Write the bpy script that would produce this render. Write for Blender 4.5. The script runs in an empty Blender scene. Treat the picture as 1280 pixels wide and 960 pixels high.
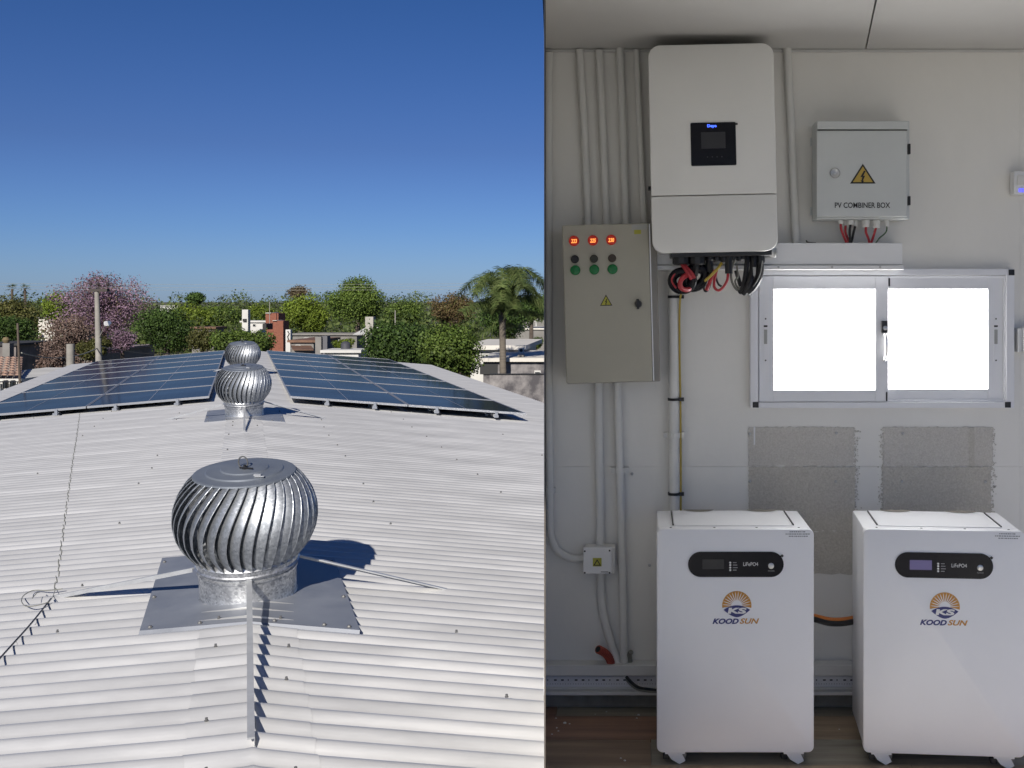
import bpy, math, random
import numpy as np
from mathutils import Vector, Matrix, noise
R = math.radians
rnd = random.Random(7)
nrs = np.random.RandomState(5)
scn = bpy.context.scene
col = scn.collection

# ------------------------------------------------------------------ camera
F, CX, HY, ZE = 1300.0, 800.0, 376.0, 6.0          # focal length, foot of the view axis (photo px), eye height (m)
cam = bpy.data.objects.new('camera', bpy.data.cameras.new('camera')); col.objects.link(cam)
cam.data.sensor_fit = 'HORIZONTAL'; cam.data.sensor_width = 36.0
cam.data.lens = F/1280*36.0
cam.data.shift_x = (640-CX)/1280; cam.data.shift_y = -(480-HY)/1280
cam.data.clip_start = 0.05; cam.data.clip_end = 6000
cam.location = (0, 0, ZE); cam.rotation_euler = (R(90), 0, 0)
scn.camera = cam

# ------------------------------------------------------------------ light
SUN = Vector((-.11, -1.72, 1.0)).normalized()          # direction towards the sun
w = bpy.data.worlds.new('World'); scn.world = w; w.use_nodes = True
nt = w.node_tree; bg = nt.nodes['Background']
sky = nt.nodes.new('ShaderNodeTexSky'); sky.sky_type = 'NISHITA'; sky.sun_disc = False
sky.sun_elevation = math.asin(SUN.z); sky.sun_rotation = math.atan2(SUN.x, SUN.y)
sky.altitude = 300; sky.air_density = 1.0; sky.dust_density = 0.35; sky.ozone_density = 2.2
tcw = nt.nodes.new('ShaderNodeTexCoord'); spw = nt.nodes.new('ShaderNodeSeparateXYZ'); nt.links.new(tcw.outputs['Generated'], spw.inputs[0])
rw = nt.nodes.new('ShaderNodeValToRGB'); nt.links.new(spw.outputs[2], rw.inputs[0])      # clear dry air: deeper blue at every azimuth
e_ = rw.color_ramp.elements; e_[0].position = 0.0; e_[0].color = (.36,.53,1.01,1); e_[1].position = .32; e_[1].color = (.17,.34,.64,1)
for p_, c_ in ((.066, (.29,.45,.86,1)), (.14, (.25,.36,.68,1))): q_ = e_.new(p_); q_.color = c_
mw = nt.nodes.new('ShaderNodeMix'); mw.data_type = 'RGBA'; mw.blend_type = 'MULTIPLY'; mw.inputs[0].default_value = 1
nt.links.new(sky.outputs[0], mw.inputs[6]); nt.links.new(rw.outputs[0], mw.inputs[7])
nt.links.new(mw.outputs[2], bg.inputs[0]); bg.inputs[1].default_value = 0.066
sun = bpy.data.objects.new('sun', bpy.data.lights.new('sun', 'SUN')); col.objects.link(sun)
sun.data.energy = 4.4; sun.data.angle = R(.5); sun.data.color = (1, .945, .87)
sun.rotation_euler = SUN.to_track_quat('Z', 'Y').to_euler()
scn.view_settings.view_transform = 'Standard'; scn.view_settings.look = 'None'
scn.view_settings.exposure = 0.38; scn.view_settings.gamma = 1
try: scn.cycles.use_denoising = True
except Exception: pass

# ------------------------------------------------------------------ helpers
def P(x, y, Y):                                     # photo pixel at distance Y -> point
    return Vector(((x-CX)/F*Y, Y, ZE-(y-HY)/F*Y))
def tag(o, label=None, cat=None, group=None, kind=None):
    if label: o['label'] = label
    if cat: o['category'] = cat
    if group: o['group'] = group
    if kind: o['kind'] = kind
    return o
WO = {}                                             # world origin of each parent
def root(name, label, cat, loc, group=None, kind=None):
    o = bpy.data.objects.new(name, None); col.objects.link(o); o.location = loc
    WO[o.name] = Vector(loc)
    return tag(o, label, cat, group, kind)
def link(name, me, parent=None, origin=None):
    o = bpy.data.objects.new(name, me); col.objects.link(o)
    if parent is not None:
        o.parent = parent; WO[o.name] = WO[parent.name]
    elif origin is not None:
        o.location = origin; WO[o.name] = Vector(origin)
    else: WO[o.name] = Vector((0, 0, 0))
    return o
class MB:
    def __init__(s): s.v = []; s.f = []; s.m = []
    def add(s, vs, fs, m=0):
        b = len(s.v); s.v += [tuple(v) for v in vs]
        s.f += [tuple(b+i for i in f) for f in fs]; s.m += [m]*len(fs); return s
    def quad(s, a, b, c, d, m=0): return s.add([a, b, c, d], [(0, 1, 2, 3)], m)
    def box(s, p0, p1, m=0):
        x0, y0, z0 = p0; x1, y1, z1 = p1
        if x0 > x1: x0, x1 = x1, x0
        if y0 > y1: y0, y1 = y1, y0
        if z0 > z1: z0, z1 = z1, z0
        return s.add([(x0,y0,z0),(x1,y0,z0),(x1,y1,z0),(x0,y1,z0),(x0,y0,z1),(x1,y0,z1),(x1,y1,z1),(x0,y1,z1)],
            [(0,3,2,1),(4,5,6,7),(0,1,5,4),(1,2,6,5),(2,3,7,6),(3,0,4,7)], m)
    def tube(s, path, r, n=8, m=0, cap=True):
        pts = [Vector(p) for p in path]; k = len(pts)
        rr = r if isinstance(r, (list, tuple)) else [r]*k
        vs = []; up = None
        for i, p in enumerate(pts):
            t = (pts[min(i+1, k-1)]-pts[max(i-1, 0)]).normalized()
            if up is None: up = t.orthogonal().normalized()
            else:
                up = up-t*up.dot(t)
                up = up.normalized() if up.length > 1e-6 else t.orthogonal().normalized()
            q = t.cross(up)
            for j in range(n):
                a = 2*math.pi*j/n; vs.append(p+(up*math.cos(a)+q*math.sin(a))*rr[i])
        fs = [(i*n+j, i*n+(j+1) % n, (i+1)*n+(j+1) % n, (i+1)*n+j) for i in range(k-1) for j in range(n)]
        if cap: fs += [tuple(range(n-1, -1, -1)), tuple((k-1)*n+j for j in range(n))]
        return s.add(vs, fs, m)
    def lathe(s, prof, c=(0,0,0), n=32, m=0, axis='Z'):   # prof: (r, h)
        vs = []; c = Vector(c)
        for r_, h in prof:
            for j in range(n):
                a = 2*math.pi*j/n; x, y = r_*math.cos(a), r_*math.sin(a)
                if axis == 'Z': vs.append(c+Vector((x, y, h)))
                elif axis == 'Y': vs.append(c+Vector((x, -h, y)))     # h grows towards the viewer
                else: vs.append(c+Vector((h, x, y)))
        fs = []
        for i in range(len(prof)-1):
            for j in range(n):
                f = (i*n+j, i*n+(j+1) % n, (i+1)*n+(j+1) % n, (i+1)*n+j)
                fs.append(f)
        if prof[0][0] > 1e-6: fs.append(tuple(range(n-1, -1, -1)))
        if prof[-1][0] > 1e-6: fs.append(tuple((len(prof)-1)*n+j for j in range(n)))
        return s.add(vs, fs, m)
    def prism(s, poly, y0, y1, m=0):                # poly of (x,z) extruded along Y
        n = len(poly)
        vs = [(x, y0, z) for x, z in poly]+[(x, y1, z) for x, z in poly]
        fs = [tuple(range(n)), tuple(range(2*n-1, n-1, -1))]+[(i, i+n, (i+1) % n+n, (i+1) % n) for i in range(n)]
        return s.add(vs, fs, m)
    def mesh(s, name, mats, off=Vector((0,0,0)), smooth=False, bevel=0, fix=True):
        me = bpy.data.meshes.new(name)
        me.from_pydata([(v[0]-off[0], v[1]-off[1], v[2]-off[2]) for v in s.v], [], s.f)
        if not isinstance(mats, (list, tuple)): mats = [mats]
        for m in mats: me.materials.append(m)
        me.polygons.foreach_set('material_index', s.m)
        if fix or bevel:
            import bmesh
            bm = bmesh.new(); bm.from_mesh(me)
            if fix: bmesh.ops.recalc_face_normals(bm, faces=bm.faces)
            if bevel: bmesh.ops.bevel(bm, geom=[e for e in bm.edges if e.calc_face_angle(0) > .5], offset=bevel, segments=2, affect='EDGES', profile=.5)
            bm.to_mesh(me); bm.free()
        if smooth:
            me.polygons.foreach_set('use_smooth', [True]*len(me.polygons))
            me.set_sharp_from_angle(angle=R(38))
        me.update(); return me
    def build(s, name, mats, parent=None, smooth=False, bevel=0, label=None, kind=None, local=False, origin=None, fix=True):
        off = Vector((0,0,0)) if local else (WO[parent.name] if parent is not None else Vector(origin or (0,0,0)))
        me = s.mesh(name, mats, off, smooth, bevel, fix)
        return tag(link(name, me, parent, origin), label, None, None, kind)
def rrect(x0, z0, x1, z1, r, n=6):
    pts = []
    for cx, cz, a0 in ((x1-r, z1-r, 0), (x0+r, z1-r, 90), (x0+r, z0+r, 180), (x1-r, z0+r, 270)):
        for i in range(n+1):
            a = R(a0+90*i/n); pts.append((cx+r*math.cos(a), cz+r*math.sin(a)))
    return pts
def spline(pts, n=8):                                # Catmull-Rom through points
    pts = [Vector(p) for p in pts]; out = []
    for i in range(len(pts)-1):
        p0 = pts[max(i-1, 0)]; p1 = pts[i]; p2 = pts[i+1]; p3 = pts[min(i+2, len(pts)-1)]
        for k in range(n):
            t = k/n
            out.append(.5*((2*p1)+(p2-p0)*t+(2*p0-5*p1+4*p2-p3)*t*t+(3*p1-p0-3*p2+p3)*t**3))
    out.append(pts[-1]); return out

# materials
def mat(name, base=(.5,.5,.5), rough=.5, metal=0.0, var=.0, vscale=5.0, bump=0.0, bscale=50.0, c2=None, spec=None,
        emit=None, estr=0, stretch=None, rvar=0, detail=6, island=None, ramp=None, coat=0, trans=0):
    m = bpy.data.materials.new(name); m.use_nodes = True; n = m.node_tree.nodes; l = m.node_tree.links
    b = n['Principled BSDF']
    b.inputs['Base Color'].default_value = (*base, 1); b.inputs['Roughness'].default_value = rough; b.inputs['Metallic'].default_value = metal
    if spec is not None: b.inputs['Specular IOR Level'].default_value = spec
    if coat: b.inputs['Coat Weight'].default_value = coat
    if emit: b.inputs['Emission Color'].default_value = (*emit, 1); b.inputs['Emission Strength'].default_value = estr
    tc = n.new('ShaderNodeTexCoord'); mp = n.new('ShaderNodeMapping'); l.new(tc.outputs['Object'], mp.inputs[0])
    if stretch: mp.inputs['Scale'].default_value = stretch
    if var or c2 or rvar:
        t = n.new('ShaderNodeTexNoise'); t.inputs['Scale'].default_value = vscale; t.inputs['Detail'].default_value = detail; t.inputs['Roughness'].default_value = .62
        l.new(mp.outputs[0], t.inputs['Vector'])
        cr = n.new('ShaderNodeValToRGB'); l.new(t.outputs['Fac'], cr.inputs[0])
        lo, hi = ramp or (.32, .68)
        cr.color_ramp.elements[0].position = lo; cr.color_ramp.elements[1].position = hi
        a = tuple(max(0, c*(1-var)) for c in base); bb = tuple(min(1, c*(1+var)) for c in base) if c2 is None else c2
        cr.color_ramp.elements[0].color = (*a, 1); cr.color_ramp.elements[1].color = (*bb, 1)
        l.new(cr.outputs[0], b.inputs['Base Color'])
        if rvar:
            mr = n.new('ShaderNodeMapRange'); l.new(t.outputs['Fac'], mr.inputs[0])
            mr.inputs[1].default_value = .3; mr.inputs[2].default_value = .7
            mr.inputs[3].default_value = max(.02, rough-rvar); mr.inputs[4].default_value = min(1, rough+rvar); l.new(mr.outputs[0], b.inputs['Roughness'])
    if island:                                       # colour by loose piece: leaf to leaf variation
        g = n.new('ShaderNodeNewGeometry'); cr = n.new('ShaderNodeValToRGB'); l.new(g.outputs['Random Per Island'], cr.inputs[0])
        e = cr.color_ramp.elements
        e[0].color = (*island[0], 1); e[1].color = (*island[-1], 1)
        for i, c in enumerate(island[1:-1]):
            ne = e.new((i+1)/(len(island)-1)); ne.color = (*c, 1)
        t = n.new('ShaderNodeTexNoise'); t.inputs['Scale'].default_value = vscale; l.new(tc.outputs['Object'], t.inputs['Vector'])
        mx = n.new('ShaderNodeMix'); mx.data_type = 'RGBA'; mx.blend_type = 'MULTIPLY'; mx.inputs[0].default_value = 1
        mr = n.new('ShaderNodeMapRange'); l.new(t.outputs['Fac'], mr.inputs[0]); mr.inputs[1].default_value = .35; mr.inputs[2].default_value = .65
        mr.inputs[3].default_value = .7; mr.inputs[4].default_value = 1.25
        l.new(cr.outputs[0], mx.inputs[6]); l.new(mr.outputs[0], mx.inputs[7]); l.new(mx.outputs[2], b.inputs['Base Color'])
        if trans:
            tr = n.new('ShaderNodeBsdfTranslucent'); l.new(mx.outputs[2], tr.inputs[0])
            ms = n.new('ShaderNodeMixShader'); ms.inputs[0].default_value = trans
            l.new(b.outputs[0], ms.inputs[1]); l.new(tr.outputs[0], ms.inputs[2]); l.new(ms.outputs[0], n['Material Output'].inputs[0])
    if bump:
        t2 = n.new('ShaderNodeTexNoise'); t2.inputs['Scale'].default_value = bscale; t2.inputs['Detail'].default_value = 5
        l.new(mp.outputs[0], t2.inputs['Vector'])
        bp = n.new('ShaderNodeBump'); bp.inputs['Strength'].default_value = bump; bp.inputs['Distance'].default_value = .02
        l.new(t2.outputs['Fac'], bp.inputs['Height']); l.new(bp.outputs[0], b.inputs['Normal'])
    return m
M = {}
M['roof'] = mat('roof_metal', (.64,.635,.62), .36, .48, .13, 3.2, .06, 9, stretch=(.3,1.6,1), rvar=.08)
M['cap'] = mat('ridge_metal', (.39,.392,.39), .42, .15, .10, 2.5, .05, 12, rvar=.08)
M['flash'] = mat('flashing_metal', (.215,.23,.26), .5, .15, .14, 4, .03, 20, rvar=.08)
M['strap'] = mat('strap_metal', (.46,.47,.48), .45, .3, .10, 12)
M['screw'] = mat('screw', (.13,.13,.13), .5, .3)
M['white'] = mat('white_paint', (.80,.80,.80), .38, 0, .025, 2.5, .012, 120)
M['inv'] = mat('inverter_paint', (.80,.79,.755), .36, 0, .03, 2.0, .01, 150)
M['batt'] = mat('battery_paint', (.82,.82,.835), .34, 0, .025, 2.0, .01, 150)
M['cabinet'] = mat('cabinet_paint', (.40,.38,.31), .42, 0, .05, 3, .02, 160)
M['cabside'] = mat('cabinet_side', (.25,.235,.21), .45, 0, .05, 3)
M['combiner'] = mat('combiner_paint', (.60,.62,.61), .4, 0, .03, 3, .02, 160)
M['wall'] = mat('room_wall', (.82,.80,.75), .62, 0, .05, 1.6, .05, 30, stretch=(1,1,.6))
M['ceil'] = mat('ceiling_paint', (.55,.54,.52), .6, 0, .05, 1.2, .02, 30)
M['pvc'] = mat('pvc', (.74,.73,.69), .4, 0, .04, 5)
M['alu'] = mat('window_frame', (.80,.80,.82), .33, .05, .03, 3)
M['black'] = mat('black_plastic', (.012,.012,.014), .4, 0)
M['gloss'] = mat('black_gloss', (.006,.006,.010), .22, 0, spec=.25)
M['lcd'] = mat('lcd_grey', (.05,.05,.055), .3, spec=.2)
M['lcdv'] = mat('lcd_violet', (.10,.09,.16), .25, emit=(.10,.08,.25), estr=.25)
M['red'] = mat('red_cable', (.42,.03,.04), .38)
M['redpipe'] = mat('red_pipe', (.36,.06,.035), .5)
M['yellow'] = mat('yellow_cable', (.45,.33,.05), .45)
M['orange'] = mat('orange_cable', (.55,.17,.03), .4)
M['grey'] = mat('grey_cable', (.20,.20,.17), .5)
M['green'] = mat('green_cable', (.08,.14,.07), .5)
M['stick'] = mat('sticker_yellow', (.48,.33,.06), .5)
M['stick2'] = mat('sticker_lime', (.42,.40,.05), .5)
M['lamp'] = mat('green_lamp', (.006,.10,.03), .25, emit=(.0,.35,.09), estr=.04)
M['meter'] = mat('red_meter', (.22,.015,.01), .25, emit=(.9,.03,.01), estr=.12)
M['digit'] = mat('digit_glow', (.9,.4,.1), .4, emit=(1,.30,.06), estr=1.5)
M['blue'] = mat('blue_glow', (.05,.1,.9), .4, emit=(.05,.12,1), estr=2.2)
M['led'] = mat('led_white', (.7,.7,.7), .4)
M['ink'] = mat('ink', (.015,.015,.015), .5)
M['inkgrey'] = mat('ink_grey', (.25,.25,.26), .5)
M['navy'] = mat('logo_navy', (.025,.03,.16), .45)
M['gold'] = mat('logo_gold', (.52,.25,.045), .45)
M['pane'] = mat('bright_pane', (.9,.9,.9), .3, emit=(1,1,1), estr=9)
M['silver'] = mat('silver', (.5,.5,.5), .3, .8)
M['label'] = mat('label_grey', (.38,.38,.36), .5)
M['patch'] = mat('bare_mortar', (.47,.44,.385), .95, 0, .0, 170, .35, 90, c2=(.60,.57,.51), ramp=(.33,.66))
M['block'] = mat('bare_mortar_light', (.53,.50,.45), .95, 0, .0, 190, .35, 110, c2=(.66,.63,.58), ramp=(.33,.66))
M['skirt'] = mat('wall_foot', (.28,.26,.22), .8, 0, .3, 9)
M['dark'] = mat('dark_void', (.01,.01,.01), .8)

# galvanised metal with spangle
def galv(name, lo, hi, rough, scale):
    m = mat(name, lo, rough, .85); n = m.node_tree.nodes; l = m.node_tree.links; b = n['Principled BSDF']
    tc = n['Texture Coordinate']
    v = n.new('ShaderNodeTexVoronoi'); v.inputs['Scale'].default_value = scale; l.new(tc.outputs['Object'], v.inputs['Vector'])
    t = n.new('ShaderNodeTexNoise'); t.inputs['Scale'].default_value = scale*.22; t.inputs['Detail'].default_value = 6; l.new(tc.outputs['Object'], t.inputs['Vector'])
    sp = n.new('ShaderNodeSeparateColor'); l.new(v.outputs['Color'], sp.inputs[0])
    mx = n.new('ShaderNodeMath'); mx.operation = 'MULTIPLY_ADD'; l.new(sp.outputs[0], mx.inputs[0]); mx.inputs[1].default_value = .45; l.new(t.outputs['Fac'], mx.inputs[2])
    cr = n.new('ShaderNodeValToRGB'); l.new(mx.outputs[0], cr.inputs[0])
    cr.color_ramp.elements[0].position = .42; cr.color_ramp.elements[1].position = .95
    cr.color_ramp.elements[0].color = (*lo, 1); cr.color_ramp.elements[1].color = (*hi, 1)
    l.new(cr.outputs[0], b.inputs['Base Color'])
    mr = n.new('ShaderNodeMapRange'); l.new(mx.outputs[0], mr.inputs[0]); mr.inputs[1].default_value = .3; mr.inputs[2].default_value = 1
    mr.inputs[3].default_value = rough+.15; mr.inputs[4].default_value = rough-.05; l.new(mr.outputs[0], b.inputs['Roughness'])
    return m
M['galv'] = galv('galvanised_neck', (.28,.29,.31), (.66,.67,.68), .40, 120)
M['vane'] = galv('galvanised_vane', (.24,.26,.285), (.50,.52,.545), .48, 90)
M['disc'] = mat('turbine_top', (.17,.19,.22), .45, .3, .10, 8, rvar=.06)

# solar glass with faint cell grid
def solar():
    m = mat('solar_glass', (.012,.02,.05), .10, 0, spec=.07); n = m.node_tree.nodes; l = m.node_tree.links; b = n['Principled BSDF']
    uv = n.new('ShaderNodeTexCoord'); sp = n.new('ShaderNodeSeparateXYZ'); l.new(uv.outputs['UV'], sp.inputs[0])
    outs = []
    for k, cnt in ((0, 20), (1, 6)):
        a = n.new('ShaderNodeMath'); a.operation = 'MULTIPLY'; l.new(sp.outputs[k], a.inputs[0]); a.inputs[1].default_value = cnt
        f = n.new('ShaderNodeMath'); f.operation = 'FRACT'; l.new(a.outputs[0], f.inputs[0])
        g = n.new('ShaderNodeMath'); g.operation = 'LESS_THAN'; l.new(f.outputs[0], g.inputs[0]); g.inputs[1].default_value = .05
        outs.append(g)
    mx = n.new('ShaderNodeMath'); mx.operation = 'MAXIMUM'; l.new(outs[0].outputs[0], mx.inputs[0]); l.new(outs[1].outputs[0], mx.inputs[1])
    mc = n.new('ShaderNodeMix'); mc.data_type = 'RGBA'; l.new(mx.outputs[0], mc.inputs[0])
    mc.inputs[6].default_value = (.014,.018,.034,1); mc.inputs[7].default_value = (.03,.04,.07,1)
    l.new(mc.outputs[2], b.inputs['Base Color'])
    df = n.new('ShaderNodeBsdfDiffuse'); l.new(mc.outputs[2], df.inputs[0])
    gl = n.new('ShaderNodeBsdfGlossy'); gl.inputs['Roughness'].default_value = .09; gl.inputs['Color'].default_value = (.9,.88,.86,1)
    lw = n.new('ShaderNodeFresnel'); lw.inputs['IOR'].default_value = 1.33
    mm = n.new('ShaderNodeMath'); mm.operation = 'MULTIPLY'; l.new(lw.outputs[0], mm.inputs[0]); mm.inputs[1].default_value = .46
    tn = n.new('ShaderNodeTexNoise'); tn.inputs['Scale'].default_value = 1.2; tn.inputs['Detail'].default_value = 5; l.new(uv.outputs['Object'], tn.inputs['Vector'])
    mr = n.new('ShaderNodeMapRange'); l.new(tn.outputs['Fac'], mr.inputs[0]); mr.inputs[1].default_value = .3; mr.inputs[2].default_value = .7; mr.inputs[3].default_value = .85; mr.inputs[4].default_value = 1.12
    m2 = n.new('ShaderNodeMath'); m2.operation = 'MULTIPLY'; l.new(mm.outputs[0], m2.inputs[0]); l.new(mr.outputs[0], m2.inputs[1])
    ms = n.new('ShaderNodeMixShader'); l.new(m2.outputs[0], ms.inputs[0]); l.new(df.outputs[0], ms.inputs[1]); l.new(gl.outputs[0], ms.inputs[2])
    l.new(ms.outputs[0], n['Material Output'].inputs[0])
    return m
M['solar'] = solar()
M['pframe'] = mat('panel_frame', (.30,.31,.33), .4, .3)

def text(body, parent, mats, x0, y0, x1, y1, Y, bold=0.0, shear=0.0, name='lettering', local=None, th=.0006):
    """lettering fitted to the photo rectangle x0,y0,x1,y1 on a surface at distance Y; local=(cx,cz,y,w,h) for local frames"""
    cu = bpy.data.curves.new('txt', 'FONT'); cu.body = body; cu.size = 1; cu.offset = bold; cu.shear = shear; cu.extrude = 0.0; cu.resolution_u = 3
    o = bpy.data.objects.new('txt', cu); me = bpy.data.meshes.new_from_object(o)
    bpy.data.objects.remove(o); bpy.data.curves.remove(cu)
    co = np.array([v.co[:] for v in me.vertices])
    mn, mxx = co.min(0), co.max(0)
    if local: x0w, z0w, x1w, z1w, Yw, off = *local, Vector((0,0,0))
    else:
        a = P(x0, y1, Y); b = P(x1, y0, Y); x0w, z0w, x1w, z1w, Yw = a.x, a.z, b.x, b.z, Y
        off = WO[parent.name]
    for v, c in zip(me.vertices, co):
        u = (c[0]-mn[0])/(mxx[0]-mn[0]); t = (c[1]-mn[1])/(mxx[1]-mn[1])
        v.co = (x0w+u*(x1w-x0w)-off[0], Yw-off[1], z0w+t*(z1w-z0w)-off[2])
    me.materials.append(mats); me.name = name
    return link(name, me, parent)

# ================================================================== OUTDOORS
KR, X0 = (302-CX)/F, .0325
H, SL, SR, LL, LR = 1.3, .085, .08, 4.5, 4.95
YFAR = 27.3; PITCH = .114; AMP = .0185
PX = (680-CX)/F                                      # the partition runs along X = PX*Y
def roofp(l, Y, lift=0.0, wave=True):
    s = SL if l < 0 else SR
    z = ZE-H-s*abs(l)+lift
    if wave: z += AMP*math.cos(2*math.pi*Y/PITCH)
    return Vector((KR*Y+X0+l, Y, z))
def rp(x, y, lift=0.0, wave=False):                  # roof point seen at a photo pixel
    q = (x-302-0)/(y-HY); l = q*H
    for _ in range(30):
        s = SL if l < 0 else SR
        h = H+s*abs(l)-lift; Y = F*h/(y-HY); l = (x-302)*Y/F-X0
    return l, Y
def rpp(x, y, lift=0.0):
    l, Y = rp(x, y, lift); return roofp(l, Y, lift, False)

ground = MB().add([(-2500,-400,0),(2500,-400,0),(2500,4500,0),(-2500,4500,0)], [(0,1,2,3)]).build('ground', mat('earth', (.11,.095,.065), .95, 0, 0, .06, c2=(.07,.085,.035)))
tag(ground, kind='structure')

roof = root('roof', None, None, (0, 0, 0), kind='structure')
def sheet_mesh(side, ya, yb, lmax, cut=False):
    N = int(round((yb-ya)/PITCH*12)); mb = MB(); vs = []
    for i in range(N+1):
        Y = ya+(yb-ya)*i/N
        l1 = lmax
        if cut and Y > 2.88: l1 = min(lmax, max(.02, (PX*Y)-(KR*Y+X0)))
        a = roofp(0, Y); b = roofp(side*l1, Y)
        vs += [a, b]
    fs = [(2*i, 2*i+1, 2*i+3, 2*i+2) if side > 0 else (2*i, 2*i+2, 2*i+3, 2*i+1) for i in range(N)]
    return mb.add(vs, fs)
SH = 8*PITCH
y = 1.3-11*8*PITCH; k = 0
base_l = base_r = None; y_ref = None
while y < YFAR-.05:
    y1 = min(y+SH, YFAR)
    full = abs(y1-y-SH) < 1e-6
    for side in (-1, 1):
        cut = side > 0 and y1 > 2.88 and y < 3.72
        if cut or not full:
            if cut and y1 > 3.72:
                o = sheet_mesh(1, y, 3.72, LR, True).build('roof_sheet', M['roof'], roof, smooth=True, fix=False)
                o2 = sheet_mesh(1, 3.72, y1, LR).build('roof_sheet', M['roof'], roof, smooth=True, fix=False)
                continue
            o = sheet_mesh(side, y, y1, LL if side < 0 else LR, cut).build('roof_sheet', M['roof'], roof, smooth=True, fix=False)
        else:
            key = base_l if side < 0 else base_r
            if key is None:
                o = sheet_mesh(side, y, y1, LL if side < 0 else LR).build('roof_sheet', M['roof'], roof, smooth=True, fix=False)
                if side < 0: base_l = (o.data, y)
                else: base_r = (o.data, y)
            else:
                o = link('roof_sheet', key[0], roof); dy = y-key[1]
                o.location = (KR*dy, dy, 0)
        o.location.z += rnd.uniform(-.0012, .0012) if y > 5 else 0
    y = y1; k += 1
# ridge capping in lengths
ya = 1.2
while ya < YFAR-.1:
    yb = min(ya+3.5, YFAR); N = int((yb-ya)/PITCH*12); vs = []; fs = []
    for i in range(N+1):
        Y = ya+(yb-ya)*i/N; j = .006*math.sin(Y*37)
        wl, wr = -.20+j, .185+j
        
        vs += [roofp(wl, Y, .002), roofp(wl*.12, Y, .006), roofp(0, Y, .009), roofp(max(wr, .01)*.12, Y, .006), roofp(max(wr, .01), Y, .002)]
    for i in range(N):
        for c in range(4): fs.append((5*i+c, 5*i+c+1, 5*i+c+6, 5*i+c+5))
    MB().add(vs, fs).build('ridge_cap', M['roof'], roof, smooth=True, fix=False)
    ya = yb
def Y_(k_): return k_*PITCH
# screws: small dark hex heads on the crests
mb = MB()
for l0, st in ((-.14, 3), (.125, 3), (-.77, 6), (.85, 6), (-1.7, 7), (1.9, 7), (-2.7, 7), (2.9, 7), (-3.8, 7), (4.0, 7)):
    n0 = int(2.2/PITCH); n1 = int((20 if abs(l0) > .2 else 13)/PITCH)
    for kk in range(n0, n1, st):
        if rnd.random() < (.15 if Y_(kk) < 5 else .45): continue
        Y = kk*PITCH; l = l0+rnd.uniform(-.02, .02)
        if KR*Y+X0+l > PX*Y-.03 and 2.6 < Y < 3.8: continue
        c = roofp(l, Y, .004); r_ = .0046 if Y < 6 else .0055
        mb.lathe([(r_*1.5, 0), (r_*1.5, .002), (r_, .003), (r_, .010), (0.0, .011)], c, 6)
tag(mb.build('roof_screws', M['screw'], roof), kind='stuff')
# walls below the roof
bw = mat('building_wall', (.34,.33,.30), .85, 0, .12, .8, .1, 20)
mb = MB()
def wallq(la, Ya, lb, Yb):
    a = roofp(la, Ya, -.03, False); b = roofp(lb, Yb, -.03, False)
    mb.quad((a.x, a.y, 0), (b.x, b.y, 0), b, a)
wallq(-LL+.12, -10.0, -LL+.12, YFAR-.1); wallq(LR-.12, 3.9, LR-.12, YFAR-.1)
wallq(-LL+.12, YFAR-.1, 0, YFAR-.1); wallq(0, YFAR-.1, LR-.12, YFAR-.1); wallq(-LL+.12, -10.0, 0, -10.0); wallq(0, -10.0, LR-.12, -10.0); wallq(LR-.12, -10.0, LR-.12, 1.1)
tag(mb.build('building_wall', bw), kind='structure')

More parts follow.
